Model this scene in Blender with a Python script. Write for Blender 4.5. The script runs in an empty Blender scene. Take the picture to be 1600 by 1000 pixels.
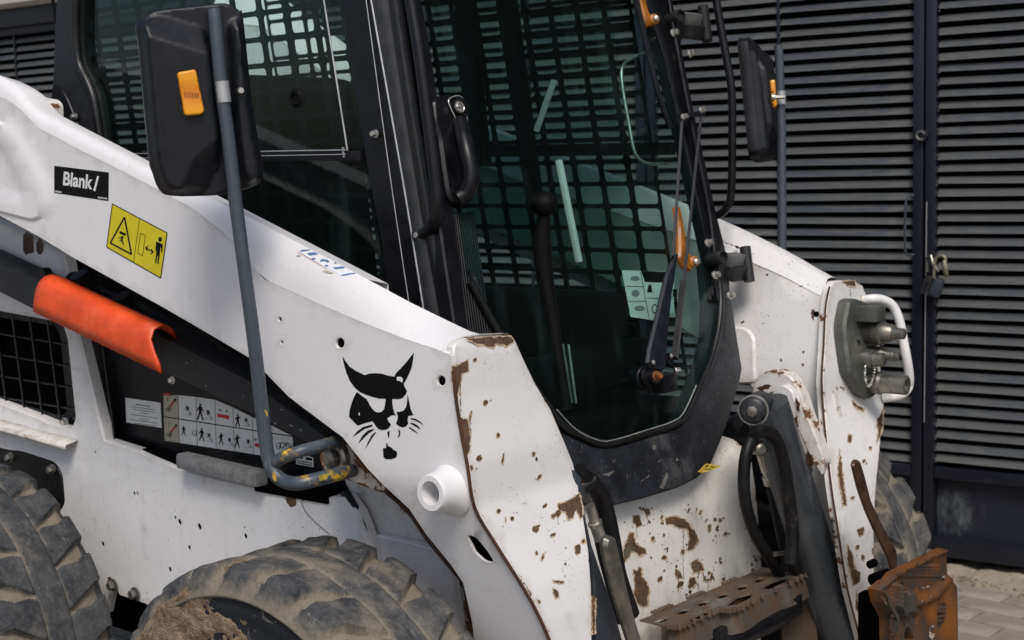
import bpy, bmesh, math, random
import numpy as np
from mathutils import Vector, Matrix, noise
from mathutils.geometry import delaunay_2d_cdt, tessellate_polygon
random.seed(7)
SC = bpy.context.scene
COL = SC.collection
# ------------------------------------------------------------------ camera
F, CX, CY = 2250.0, 800.0, 500.0
def nrm(v): v = np.array(v, float); return v / np.linalg.norm(v)
_vx = nrm([-2675, -182, F]); _X = -_vx
_vy = np.array([2100, -300, F]); _Y = nrm(_vy - _vx * np.dot(_vy, _vx))
_Z = np.cross(_X, _Y)
R = np.array([_X, _Y, _Z])                      # camera (right, down, forward) -> world
CAM = np.array([2.5978, -2.3781, 1.5])
cam = bpy.data.cameras.new('camera'); camo = bpy.data.objects.new('camera', cam); COL.objects.link(camo)
cr, cd, cf = R @ np.array([1, 0, 0]), R @ np.array([0, 1, 0]), R @ np.array([0, 0, 1])
camo.matrix_world = Matrix(((cr[0], -cd[0], -cf[0], CAM[0]), (cr[1], -cd[1], -cf[1], CAM[1]), (cr[2], -cd[2], -cf[2], CAM[2]), (0, 0, 0, 1)))
cam.sensor_width = 36; cam.lens = F / 1600 * 36; cam.clip_start = .05; cam.clip_end = 400
cam.dof.use_dof = True; cam.dof.focus_distance = 2.55; cam.dof.aperture_fstop = 9
SC.camera = camo
# ------------------------------------------------------------------ sky, sun, exposure
SUN_DIR = Vector((.66, -.66, 1.15)).normalized()
w = bpy.data.worlds.new('World'); SC.world = w; w.use_nodes = True
nt = w.node_tree; sky = nt.nodes.new('ShaderNodeTexSky'); sky.sky_type = 'NISHITA'; sky.sun_disc = False
el = math.asin(SUN_DIR.z); az = math.atan2(SUN_DIR.x, SUN_DIR.y)
sky.sun_elevation = el; sky.sun_rotation = az; sky.air_density = 1.0; sky.dust_density = 2.5; sky.ozone_density = 1.0
bg = nt.nodes['Background']; nt.links.new(sky.outputs[0], bg.inputs[0]); bg.inputs[1].default_value = .10
sl = bpy.data.lights.new('sun', 'SUN'); sl.energy = 2.15; sl.angle = math.radians(20); sl.color = (1, .95, .895)
so = bpy.data.objects.new('sun', sl); COL.objects.link(so); so.rotation_euler = (-SUN_DIR).to_track_quat('-Z', 'Y').to_euler()
SC.view_settings.view_transform = 'Standard'; SC.view_settings.look = 'None'
SC.view_settings.exposure = 0.24; SC.view_settings.gamma = 1; SC.view_settings.use_curve_mapping = False

# ------------------------------------------------------------------ where things stand
MID = .08                                       # the machine's middle plane
def my(y): return 2 * MID - y
def ray(px, py): return R @ np.array([(px - CX) / F, (py - CY) / F, 1.0])
def onY(px, py, y): r = ray(px, py); return Vector(CAM + r * ((y - CAM[1]) / r[1]))
def onX(px, py, x): r = ray(px, py); return Vector(CAM + r * ((x - CAM[0]) / r[0]))
def onZ(px, py, z): r = ray(px, py); return Vector(CAM + r * ((z - CAM[2]) / r[2]))
def onP(px, py, p0, n):
    r = Vector(ray(px, py)); c = Vector(CAM); return c + r * ((p0 - c).dot(n) / r.dot(n))
def onYf(px, py, fy):                           # on a surface y = fy(z)
    z = 1.0
    for _ in range(14):
        p = onY(px, py, fy(z)); z = p.z
    return p
def onXf(px, py, fx):                           # on a surface x = fx(z)
    z = 1.0
    for _ in range(20):
        p = onX(px, py, fx(z)); z = .5 * z + .5 * p.z
    return onX(px, py, fx(z))
DN = Vector((1, 0, .25)).normalized(); DP = Vector((.785, 0, 1.2))
def onD(px, py, off=0): return onP(px, py, DP + DN * off, DN)   # the sloping door plane
def lerp(a, b, t): return a + (b - a) * t
def zm(x0, y0, s, pts): return [(x0 + a / s, y0 + b / s) for a, b in pts]

# ------------------------------------------------------------------ node helpers
class NT:
    def __init__(s, name):
        m = bpy.data.materials.new(name); m.use_nodes = True; s.m = m; s.t = m.node_tree
        s.b = s.t.nodes['Principled BSDF']; s.tc = s.t.nodes.new('ShaderNodeTexCoord'); s.co = s.tc.outputs['Object']
    def lk(s, a, b): s.t.links.new(a, b)
    def put(s, sock, v):
        if hasattr(v, 'is_output'): s.lk(v, sock)
        elif isinstance(v, (tuple, list)) and len(v) == 3 and len(sock.default_value) == 4: sock.default_value = (*v, 1)
        else: sock.default_value = v
    def map(s, scale, vec=None):
        n = s.t.nodes.new('ShaderNodeMapping'); n.inputs['Scale'].default_value = scale; s.lk(vec or s.co, n.inputs[0]); return n.outputs[0]
    def noise(s, scale, detail=4, rough=.55, vec=None, dist=0):
        n = s.t.nodes.new('ShaderNodeTexNoise'); s.lk(vec or s.co, n.inputs['Vector'])
        n.inputs['Scale'].default_value = scale; n.inputs['Detail'].default_value = detail; n.inputs['Roughness'].default_value = rough; n.inputs['Distortion'].default_value = dist
        return n.outputs['Fac']
    def voro(s, scale, vec=None, feat='F1'):
        n = s.t.nodes.new('ShaderNodeTexVoronoi'); n.feature = feat; s.lk(vec or s.co, n.inputs['Vector']); n.inputs['Scale'].default_value = scale; return n.outputs['Distance']
    def ramp(s, fac, a, b, va=0.0, vb=1.0):
        n = s.t.nodes.new('ShaderNodeMapRange'); n.interpolation_type = 'SMOOTHSTEP'
        s.put(n.inputs['Value'], fac)
        for k, v in zip(('From Min', 'From Max', 'To Min', 'To Max'), (a, b, va, vb)): n.inputs[k].default_value = v
        return n.outputs[0]
    def math(s, op, a, b=0.0):
        n = s.t.nodes.new('ShaderNodeMath'); n.operation = op; n.use_clamp = False; s.put(n.inputs[0], a); s.put(n.inputs[1], b); return n.outputs[0]
    def mix(s, f, a, b):
        n = s.t.nodes.new('ShaderNodeMix'); n.data_type = 'RGBA'; s.put(n.inputs[0], f); s.put(n.inputs[6], a); s.put(n.inputs[7], b); return n.outputs[2]
    def attr(s, name):
        n = s.t.nodes.new('ShaderNodeAttribute'); n.attribute_name = name; return n.outputs['Fac']
    def rnd(s):
        n = s.t.nodes.new('ShaderNodeObjectInfo'); return n.outputs['Random']
    def bump(s, h, strength=.3, dist=.002):
        n = s.t.nodes.new('ShaderNodeBump'); n.inputs['Strength'].default_value = strength; n.inputs['Distance'].default_value = dist
        s.put(n.inputs['Height'], h); s.lk(n.outputs[0], s.b.inputs['Normal'])
    def set(s, **k):
        for a, v in k.items(): s.put(s.b.inputs[{'col': 'Base Color', 'rough': 'Roughness', 'metal': 'Metallic', 'spec': 'Specular IOR Level', 'coat': 'Coat Weight', 'trans': 'Transmission Weight', 'ior': 'IOR', 'alpha': 'Alpha'}[a]], v)
        return s.m

def simple(name, col, rough=.5, metal=0, spec=.5, var=.25, scale=25, bump=.15, dust=0.0, dustcol=(.20, .17, .13), bscale=400):
    n = NT(name); f = n.noise(scale, 6, .6)
    c = n.mix(n.ramp(f, .3, .7), [x * (1 - var) for x in col], [min(1, x * (1 + var)) for x in col])
    if dust:
        d = n.ramp(n.noise(scale * .5, 9, .7), .62 - dust * .35, .78)
        sp = n.ramp(n.noise(scale * 12, 2, .5), .66, .74)
        c = n.mix(n.math('MULTIPLY', d, min(1, .25 + dust)), c, dustcol)
        c = n.mix(n.math('MULTIPLY', sp, dust * .9), c, [x * 1.8 for x in dustcol])
    n.bump(n.noise(bscale, 3), bump, .0015)
    return n.set(col=c, rough=n.ramp(f, .2, .8, max(0, rough - .1), min(1, rough + .12)), metal=metal, spec=spec)

def white_paint(name, rust=.5, dirt=.3, base=(.745, .735, .738), specks=.5, edge_gain=.34):
    n = NT(name)
    big = n.noise(3.2, 6, .6); fine = n.noise(28, 8, .65)
    streak = n.noise(1, 7, .65, vec=n.map((26, 26, 3.2)))
    c = n.mix(n.ramp(big, .3, .75), base, [x * .93 for x in base])
    grime = n.ramp(n.math('ADD', n.math('MULTIPLY', streak, .6), n.math('MULTIPLY', fine, .5)), .62 - dirt * .18, .86, 0, min(1, dirt * 1.3))
    c = n.mix(grime, c, (.30, .25, .18))
    sp = n.ramp(n.noise(190, 2, .5), .675, .70)
    sp = n.math('MULTIPLY', sp, n.ramp(n.noise(9, 3, .5), .45, .65))
    c = n.mix(n.math('MULTIPLY', sp, specks), c, (.05, .045, .04))
    sc = n.noise(1, 3, .5, vec=n.map((300, 300, 14)))
    c = n.mix(n.math('MULTIPLY', n.ramp(sc, .70, .76), .35 * specks), c, (.25, .22, .2))
    e = n.attr('edge')
    c = n.mix(n.math('MULTIPLY', n.ramp(n.math('ADD', fine, n.math('MULTIPLY', e, .3)), .55, .9), .35), c, (.42, .38, .32))
    gr = n.noise(750, 2, .6); c = n.mix(n.ramp(gr, .30, .70, .16, 0), c, (.42, .42, .43))
    hair = n.noise(1, 4, .6, vec=n.map((7, 7, 46)), dist=.6); c = n.mix(n.math('MULTIPLY', n.ramp(hair, .66, .70), .10 + .12 * specks), c, (.42, .40, .38))
    m = n.math('ADD', n.math('MULTIPLY', n.noise(34, 9, .68), .9), n.math('MULTIPLY', e, edge_gain))
    halo = n.ramp(m, .70 - rust * .06, .84 - rust * .06)
    c = n.mix(n.math('MULTIPLY', halo, .55 * min(1, rust + .2)), c, (.40, .27, .12))
    rm = n.ramp(m, .80 - rust * .09, .815 - rust * .09)
    rc = n.mix(n.noise(90, 6, .7), (.055, .026, .014), (.20, .085, .035))
    c = n.mix(rm, c, rc)
    h = n.math('SUBTRACT', n.math('MULTIPLY', n.noise(420, 2), .12), n.math('MULTIPLY', rm, .6))
    n.bump(h, .35, .002)
    return n.set(col=c, rough=n.ramp(rm, 0, 1, .38, .85), spec=.45)

M = {}
M['white'] = white_paint('white_arm_paint', .12, .10, specks=.25, edge_gain=.10)
M['white_worn'] = white_paint('white_worn_paint', .42, .3, base=(.745, .735, .72), specks=.9, edge_gain=.24)
M['white_front'] = white_paint('cream_white_worn_paint', .5, .45, base=(.745, .725, .685), specks=1.2, edge_gain=.26)
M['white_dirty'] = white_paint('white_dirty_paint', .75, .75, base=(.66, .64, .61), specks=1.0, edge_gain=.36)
M['white_lug'] = white_paint('white_mottled_paint', .7, .6, base=(.70, .68, .66), specks=1.0, edge_gain=.24)
M['white_chassis'] = white_paint('white_chassis_paint', .30, .30, base=(.75, .74, .735), specks=1.0, edge_gain=.16)
M['black'] = simple('black_cab_paint', (.0042, .0044, .0062), .34, var=.3, dust=.03, bump=.04, spec=.32)
M['black_tex'] = simple('black_textured_paint', (.013, .014, .016), .5, var=.25, bump=.55, bscale=650, dust=.05, spec=.35)
M['black_low'] = simple('scuffed_black_plastic', (.010, .0115, .016), .45, var=.4, dust=.34, scale=14, dustcol=(.16, .155, .15))
M['dark'] = simple('dark_interior_plastic', (.0022, .0022, .0025), .6, var=.3, spec=.12)
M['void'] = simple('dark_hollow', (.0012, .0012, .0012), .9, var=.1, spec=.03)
M['seal'] = simple('rubber_seal', (.006, .0065, .007), .36, var=.3, dust=.06, spec=.4)
M['rubber'] = simple('hose_rubber', (.005, .005, .0055), .5, var=.4, dust=.08, spec=.3)
M['foam'] = simple('grey_foam', (.16, .165, .165), .95, var=.25, scale=60, bump=.9, bscale=260)
M['polegrey'] = simple('grey_blue_paint', (.035, .045, .06), .42, var=.25, dust=.15)
M['cylgrey'] = simple('dark_grey_cylinder_paint', (.032, .038, .044), .27, var=.25, dust=.16, scale=12, spec=.8)
M['steel'] = simple('dull_zinc', (.50, .48, .44), .38, metal=.85, var=.3, dust=.15)
M['dullsteel'] = simple('dirty_steel', (.22, .21, .185), .38, metal=.8, var=.4, dust=.3)
M['coupler'] = simple('grey_coupler_casting', (.082, .085, .074), .5, metal=.25, var=.3, dust=.25, scale=18)
M['brown'] = simple('brown_worn_steel', (.085, .048, .032), .38, metal=.5, var=.4, scale=30)
M['orange'] = simple('orange_paint', (.70, .075, .014), .42, var=.16, dust=.30, dustcol=(.50, .20, .12), bump=.15, scale=16)
M['amber_knob'] = simple('amber_plastic_handle', (.30, .105, .010), .42, var=.35, dust=.12)
M['stick_black'] = simple('black_print', (.0025, .0022, .0022), .5, var=.1, bump=.02, spec=.15)
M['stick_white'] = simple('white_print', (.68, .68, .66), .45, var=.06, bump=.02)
M['stick_yellow'] = simple('yellow_print', (.60, .50, .012), .4, var=.05, bump=.02)
M['stick_red'] = simple('red_print', (.42, .03, .02), .45, var=.1)
M['stick_blue'] = simple('blue_print', (.08, .18, .36), .45, var=.2)
M['stick_pale'] = simple('pale_blue_print', (.66, .72, .80), .45, var=.05)
M['stick_pink'] = simple('faded_red_print', (.70, .45, .40), .5, var=.1)
M['stick_tan'] = simple('aged_print', (.42, .37, .29), .6, var=.1)
M['hose_mark'] = simple('grey_scuff', (.22, .22, .22), .7, var=.2)
M['scrape_pale'] = simple('bare_scraped_steel', (.30, .27, .23), .6, var=.4, metal=.2, scale=80)
M['scrape'] = simple('scraped_plastic', (.11, .105, .095), .7, var=.3)
M['grain'] = simple('grey_textured_paint', (.030, .032, .035), .5, var=.3, bump=.6, bscale=600, dust=.10, spec=.35)
M['sealpale'] = simple('seal_highlight_paint', (.20, .21, .19), .6, var=.3)  # pale tone of the highlight drawn along the door seal
M['hingegrey'] = simple('worn_grey_hinge', (.10, .102, .10), .5, var=.3, dust=.2, spec=.4)
M['ochre'] = simple('worn_ochre_paint', (.44, .31, .04), .55, var=.35, scale=80)
M['silver'] = simple('silver_paint', (.42, .43, .44), .35, metal=.5, var=.15)

def rust_mat(name, a, b, c, scale=30):
    n = NT(name); f = n.noise(scale, 9, .7); g = n.noise(scale * .35, 5, .6)
    col = n.mix(n.ramp(f, .35, .65), a, b); col = n.mix(n.ramp(g, .52, .66), col, c)
    n.bump(f, .6, .003); return n.set(col=col, rough=n.ramp(f, .3, .7, .55, .9), metal=.15, spec=.4)
M['brass'] = simple('tarnished_brass', (.22, .20, .15), .5, metal=.6, var=.35, dust=.2, scale=60)
M['rust'] = rust_mat('rust', (.10, .036, .014), (.24, .095, .03), (.05, .03, .02))
M['rust_dark'] = rust_mat('dark_rust', (.035, .018, .012), (.085, .036, .016), (.02, .014, .012))
M['rust_halo'] = simple('rust_bleed', (.46, .36, .25), .7, var=.3, scale=60)
M['rust_chip'] = rust_mat('bare_rusted_chip', (.070, .044, .028), (.145, .084, .045), (.12, .108, .080), 42)
M['rust_step'] = rust_mat('rusty_step_steel', (.080, .074, .066), (.10, .060, .036), (.135, .128, .115), 20)
M['dark_mix'] = rust_mat('dark_scaled_rust', (.045, .040, .036), (.10, .040, .016), (.15, .055, .014), 22)
M['rust_orange'] = rust_mat('orange_rusted_plate', (.19, .070, .012), (.070, .030, .014), (.050, .049, .044), 9)
def mud_mat():
    n = NT('dried_mud'); f = n.noise(60, 9, .7)
    c = n.mix(n.ramp(f, .3, .7), (.17, .12, .075), (.40, .31, .21)); g = n.noise(16, 6, .7); c = n.mix(n.ramp(g, .5, .7, 0, .6), c, (.13, .105, .075)); n.bump(n.math('ADD', f, n.noise(240, 4)), 1.0, .008); return n.set(col=c, rough=.95, spec=.1)
M['mud'] = mud_mat()
def pole_mat():
    n = NT('chipped_grey_over_yellow_paint'); f = n.noise(30, 8, .65); g = n.noise(9, 4)
    c = n.mix(n.noise(60, 5), (.032, .043, .056), (.066, .082, .098))
    m = n.math('ADD', f, n.math('MULTIPLY', n.attr('chip'), .25))
    c = n.mix(n.ramp(m, .74, .78), c, (.20, .13, .05)); c = n.mix(n.ramp(m, .80, .83), c, (.55, .36, .03))
    sp = n.ramp(n.noise(1, 3, .5, vec=n.map((260, 260, 8))), .68, .74); c = n.mix(n.math('MULTIPLY', sp, .5), c, (.3, .32, .34))
    n.bump(f, .2, .001); return n.set(col=c, rough=.42)
M['pole'] = pole_mat()
def tyre_mat():
    n = NT('dusty_tyre_rubber'); d = n.attr('dust')
    f = n.noise(14, 9, .68); g = n.noise(95, 6, .7)
    c = n.mix(n.ramp(n.math('ADD', n.math('MULTIPLY', f, .6), n.math('MULTIPLY', g, .4)), .35, .65), (.026, .029, .034), (.080, .082, .083))
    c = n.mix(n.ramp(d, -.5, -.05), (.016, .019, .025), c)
    sc = n.ramp(n.noise(1, 5, .6, vec=n.map((26, 170, 26)), dist=1.2), .62, .66); c = n.mix(n.math('MULTIPLY', sc, .4), c, (.26, .245, .22))
    m = n.math('ADD', n.math('MULTIPLY', f, .95), n.math('MULTIPLY', d, .62))
    gg = n.noise(210, 5, .7); m = n.math('ADD', m, n.math('MULTIPLY', gg, .22)); c = n.mix(n.ramp(m, .74, 1.22, 0, .72), c, n.mix(gg, (.15, .128, .10), (.33, .285, .22)))
    n.bump(n.math('ADD', g, f), .55, .004); return n.set(col=c, rough=.85, spec=.25)
M['tyre'] = tyre_mat()
M['rim'] = simple('dark_rim_paint', (.010, .011, .014), .4, var=.4, dust=.2, scale=18)
def glass_mat(name, tint, gl=.9, f0=.007):
    n = NT(name); t = n.t
    tr = t.nodes.new('ShaderNodeBsdfTransparent'); g = t.nodes.new('ShaderNodeBsdfGlossy'); mx = t.nodes.new('ShaderNodeMixShader')
    dif = t.nodes.new('ShaderNodeBsdfDiffuse'); mx2 = t.nodes.new('ShaderNodeMixShader')
    st = n.noise(1, 6, .6, vec=n.map((16, 16, 1.2))); sm = n.math('MULTIPLY', n.ramp(st, .52, .78, .0025, .020), 1)
    dif.inputs[0].default_value = (.30, .48, .45, 1)  # teal diffuse film paints a haze over the glass
    tr.inputs[0].default_value = (*tint, 1); g.inputs['Roughness'].default_value = .02; g.inputs[0].default_value = (gl, gl, gl, 1); 
    ge = t.nodes.new('ShaderNodeNewGeometry'); dt = t.nodes.new('ShaderNodeVectorMath'); dt.operation = 'DOT_PRODUCT'; n.lk(ge.outputs['Normal'], dt.inputs[0]); n.lk(ge.outputs['Incoming'], dt.inputs[1])
    k5 = n.math('POWER', n.math('SUBTRACT', 1.0, n.math('ABSOLUTE', dt.outputs['Value'])), 5.0)
    n.lk(n.math('ADD', n.math('MULTIPLY', k5, 1 - f0), f0), mx.inputs[0]); n.lk(tr.outputs[0], mx.inputs[1]); n.lk(g.outputs[0], mx.inputs[2])
    n.lk(sm, mx2.inputs[0]); n.lk(mx.outputs[0], mx2.inputs[1]); n.lk(dif.outputs[0], mx2.inputs[2])
    n.lk(mx2.outputs[0], t.nodes['Material Output'].inputs[0]); return n.m
M['glass'] = glass_mat('green_tinted_glass', (.76, .875, .85))
M['wiper'] = simple('wiper_black', (.008, .010, .016), .45, var=.3, spec=.3, dust=.06)
M['glass_side'] = glass_mat('side_window_glass', (.77, .87, .845), f0=.022)
M['mirror'] = simple('mirror_glass', (.8, .8, .8), .03, metal=1, var=0, bump=0)
def amber():
    n = NT('amber_reflector'); wv = n.t.nodes.new('ShaderNodeTexWave'); wv.inputs['Scale'].default_value = 95; wv.bands_direction = 'Z'; n.lk(n.map((.2, .2, 0.05), n.co), wv.inputs[0])
    c = n.mix(wv.outputs[1], (.62, .20, .004), (.78, .33, .012)); n.bump(wv.outputs[1], .5, .002); return n.set(col=c, rough=.2, coat=.5)
M['amber'] = amber(); M['amber_dark'] = simple('dark_amber', (.30, .09, .004), .4)
def slat_mat():
    n = NT('weathered_louvre_paint'); r = n.rnd()
    f = n.noise(1, 7, .65, vec=n.map((5, 5, 30))); c = n.mix(n.ramp(f, .35, .62), (.034, .043, .056), (.084, .086, .079))
    c = n.mix(n.math('MULTIPLY', r, .65), c, (.085, .085, .076)); dd = n.ramp(n.noise(120, 4), .6, .75, 0, .3); c = n.mix(dd, c, (.14, .14, .13))
    n.bump(n.noise(300, 3), .2, .001); return n.set(col=c, rough=.5, spec=.4)
M['slat'] = slat_mat()
def gate_mat():
    n = NT('dark_blue_gate_paint'); f = n.noise(2.6, 7, .65); g = n.noise(1, 8, .7, vec=n.map((40, 40, 9)))
    c = n.mix(f, (.0045, .0055, .011), (.009, .011, .019))
    m = n.math('MULTIPLY', n.ramp(n.math('ADD', n.math('MULTIPLY', f, .7), n.math('MULTIPLY', g, .5)), .70, .86), .55)
    c = n.mix(m, c, (.15, .165, .17)); sp = n.ramp(n.noise(160, 2), .74, .78); c = n.mix(n.math('MULTIPLY', sp, .6), c, (.3, .3, .3))
    n.bump(n.noise(250, 3), .15, .001); return n.set(col=c, rough=.42)
M['gate'] = gate_mat()
def scuff_mat():
    n = NT('scuffed_gate_panel'); f = n.noise(2.6, 7, .65); g = n.noise(1, 9, .72, vec=n.map((22, 22, 8)))
    vm = n.t.nodes.new('ShaderNodeVectorMath'); vm.operation = 'DISTANCE'; n.lk(n.map((1, 1, 1.2)), vm.inputs[0]); vm.inputs[1].default_value = SCUFF
    k = n.ramp(vm.outputs['Value'], .0, .24, 1, 0); g2 = n.noise(7, 6, .7); m = n.ramp(n.math('ADD', n.math('ADD', n.math('MULTIPLY', k, .30), n.math('MULTIPLY', g2, .5)), n.math('MULTIPLY', g, .5)), .66, .92, 0, .6)
    c = n.mix(f, (.0065, .008, .016), (.014, .017, .028)); c = n.mix(m, c, (.16, .18, .185)); sp = n.ramp(n.noise(160, 2), .74, .78); c = n.mix(n.math('MULTIPLY', sp, .6), c, (.3, .3, .3))
    n.bump(n.noise(250, 3), .15, .001); return n.set(col=c, rough=.42)
def paver_mat():
    n = NT('concrete_paver'); r = n.rnd(); f = n.noise(9, 8, .7)
    c = n.mix(n.ramp(f, .3, .7), (.21, .185, .16), (.33, .30, .265)); c = n.mix(n.math('MULTIPLY', r, .35), c, (.24, .20, .17))
    sp = n.ramp(n.noise(140, 3), .6, .7); c = n.mix(n.math('MULTIPLY', sp, .4), c, (.10, .09, .08)); n.bump(n.noise(180, 5), .5, .003)
    return n.set(col=c, rough=.92, spec=.2)
M['paver'] = paver_mat()
def ground_mat():
    n = NT('sand_joint_paving'); b = n.t.nodes.new('ShaderNodeTexBrick'); n.lk(n.co, b.inputs[0])
    b.inputs['Scale'].default_value = 1; b.inputs['Brick Width'].default_value = .24; b.inputs['Row Height'].default_value = .12; b.inputs['Mortar Size'].default_value = .004
    b.inputs[1].default_value = (.25, .22, .19, 1); b.inputs[2].default_value = (.30, .27, .235, 1); b.inputs[3].default_value = (.06, .055, .04, 1)
    f = n.noise(9, 8, .7); c = n.mix(n.ramp(f, .35, .7, 0, .5), b.outputs[0], (.19, .16, .13)); n.bump(n.noise(120, 5), .4, .003)
    return n.set(col=c, rough=.95, spec=.2)
M['ground'] = ground_mat()
def gravel_mat():
    n = NT('sandy_grit'); f = n.noise(40, 8, .7); g = n.noise(5, 5); c = n.mix(f, (.17, .145, .11), (.40, .36, .30)); c = n.mix(n.ramp(g, .55, .7, 0, .6), c, (.06, .055, .03))
    n.bump(f, .8, .006); return n.set(col=c, rough=.95, spec=.15)
M['grit'] = gravel_mat()
M['upper'] = simple('added_wall_dark', (.02, .021, .024), .7, var=.2)  # for the unseen walls added to darken the glass reflections
M['pale_wall'] = simple('pale_render', (.55, .53, .50), .8, var=.08)

# ------------------------------------------------------------------ mesh helpers
class MB:
    def __init__(s): s.v = []; s.f = []; s.m = []; s.at = {}
    def add(s, vs, fs, mi=0):
        o = len(s.v); s.v += [Vector(a) for a in vs]
        for f in fs: s.f.append([i + o for i in f]); s.m.append(mi)
        return o
    def box(s, c, sx, sy, sz, rot=None, mi=0, ch=0.0):
        c = Vector(c); rot = rot or Matrix.Identity(3)
        if ch <= 0:
            vs = [c + rot @ Vector((a * sx / 2, b * sy / 2, d * sz / 2)) for d in (-1, 1) for b in (-1, 1) for a in (-1, 1)]
            s.add(vs, [(0, 2, 3, 1), (4, 5, 7, 6), (0, 1, 5, 4), (1, 3, 7, 5), (3, 2, 6, 7), (2, 0, 4, 6)], mi); return
        bm = bmesh.new(); bmesh.ops.create_cube(bm, size=1)
        for v in bm.verts: v.co = Vector((v.co.x * sx, v.co.y * sy, v.co.z * sz))
        bmesh.ops.bevel(bm, geom=bm.edges[:], offset=ch, segments=2, affect='EDGES', profile=.6)
        bm.verts.index_update(); s.add([c + rot @ v.co for v in bm.verts], [[v.index for v in f.verts] for f in bm.faces], mi); bm.free()
    def bar(s, a, b, wd, hd, up=(0, 0, 1), mi=0, ch=0.0):
        a, b = Vector(a), Vector(b); d = (b - a); L = d.length; d.normalize(); u = Vector(up); sd = d.cross(u).normalized(); u = sd.cross(d)
        s.box((a + b) / 2, L, wd, hd, Matrix((d, sd, u)).transposed(), mi, ch)
    def tube(s, pts, r, seg=14, cap=True, mi=0):
        pts = [Vector(p) for p in pts]; n = len(pts); rr = r if isinstance(r, (list, tuple)) else [r] * n
        t0 = (pts[1] - pts[0]).normalized(); u = t0.orthogonal().normalized(); rings = []
        for i in range(n):
            t = (pts[min(i + 1, n - 1)] - pts[max(i - 1, 0)]).normalized()
            u = (u - t * u.dot(t)).normalized(); b = t.cross(u)
            rings.append([pts[i] + (u * math.cos(k * 2 * math.pi / seg) + b * math.sin(k * 2 * math.pi / seg)) * rr[i] for k in range(seg)])
        o = len(s.v); s.v += [p for rg in rings for p in rg]
        for i in range(n - 1):
            for k in range(seg):
                k2 = (k + 1) % seg; s.f.append([o + i * seg + k, o + i * seg + k2, o + (i + 1) * seg + k2, o + (i + 1) * seg + k]); s.m.append(mi)
        if cap:
            s.f.append([o + k for k in reversed(range(seg))]); s.m.append(mi); s.f.append([o + (n - 1) * seg + k for k in range(seg)]); s.m.append(mi)
    def lathe(s, p, axis, prof, seg=24, mi=0):      # prof: (distance along axis, radius)
        p = Vector(p); a = Vector(axis).normalized(); u = a.orthogonal().normalized(); b = a.cross(u); o = len(s.v)
        for d, r in prof:
            for k in range(seg):
                an = k * 2 * math.pi / seg; s.v.append(p + a * d + (u * math.cos(an) + b * math.sin(an)) * r)
        for i in range(len(prof) - 1):
            for k in range(seg):
                k2 = (k + 1) % seg; s.f.append([o + i * seg + k, o + i * seg + k2, o + (i + 1) * seg + k2, o + (i + 1) * seg + k]); s.m.append(mi)
        s.f.append([o + k for k in reversed(range(seg))]); s.m.append(mi)
        s.f.append([o + (len(prof) - 1) * seg + k for k in range(seg)]); s.m.append(mi)
    def hexbolt(s, p, axis, r, h, mi=0, washer=True):
        if washer: s.lathe(p, axis, [(0, r * 1.35), (h * .25, r * 1.35), (h * .3, r * 1.2)], 16, mi)
        s.lathe(Vector(p) + Vector(axis).normalized() * h * .28, axis, [(0, r), (h * .7, r), (h * .85, r * .85)], 6, mi)
    def poly(s, pts3, mi=0):
        tr = tessellate_polygon([[Vector(p) for p in pts3]]); s.add(pts3, [tuple(t) for t in tr], mi)
    def strip(s, A, B, mi=0):
        n = len(A); s.add(list(A) + list(B), [(i, i + 1, n + i + 1, n + i) for i in range(n - 1)], mi)

LOADER = None
def link(name, mb, mats, parent=None, smooth=True, angle=38, at=None, kind=None, label=None, solid=0.0, bevel=0.0):
    if not isinstance(mats, (list, tuple)): mats = [mats]
    vs = mb.v; c = sum(vs, Vector()) / max(1, len(vs))
    me = bpy.data.meshes.new(name); me.from_pydata([tuple(v - c) for v in vs], [], mb.f)
    for m in mats: me.materials.append(M[m] if isinstance(m, str) else m)
    me.polygons.foreach_set('material_index', mb.m)
    for k, vals in mb.at.items():
        a = me.attributes.new(k, 'FLOAT', 'POINT'); vals = list(vals) + [0.0] * (len(vs) - len(vals)); a.data.foreach_set('value', vals)
    bm = bmesh.new(); bm.from_mesh(me); bmesh.ops.recalc_face_normals(bm, faces=bm.faces); bm.to_mesh(me); bm.free()
    me.polygons.foreach_set('use_smooth', [smooth] * len(me.polygons))
    if smooth: me.set_sharp_from_angle(angle=math.radians(angle))
    o = bpy.data.objects.new(name, me); COL.objects.link(o); o.location = c
    if solid: md = o.modifiers.new('thickness', 'SOLIDIFY'); md.thickness = solid; md.offset = 0
    if bevel: md = o.modifiers.new('edge', 'BEVEL'); md.width = bevel; md.segments = 2; md.limit_method = 'ANGLE'
    if parent is not None: parent_to(o, parent)
    if kind: o['kind'] = kind
    if label: o['label'] = label
    return o
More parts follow.
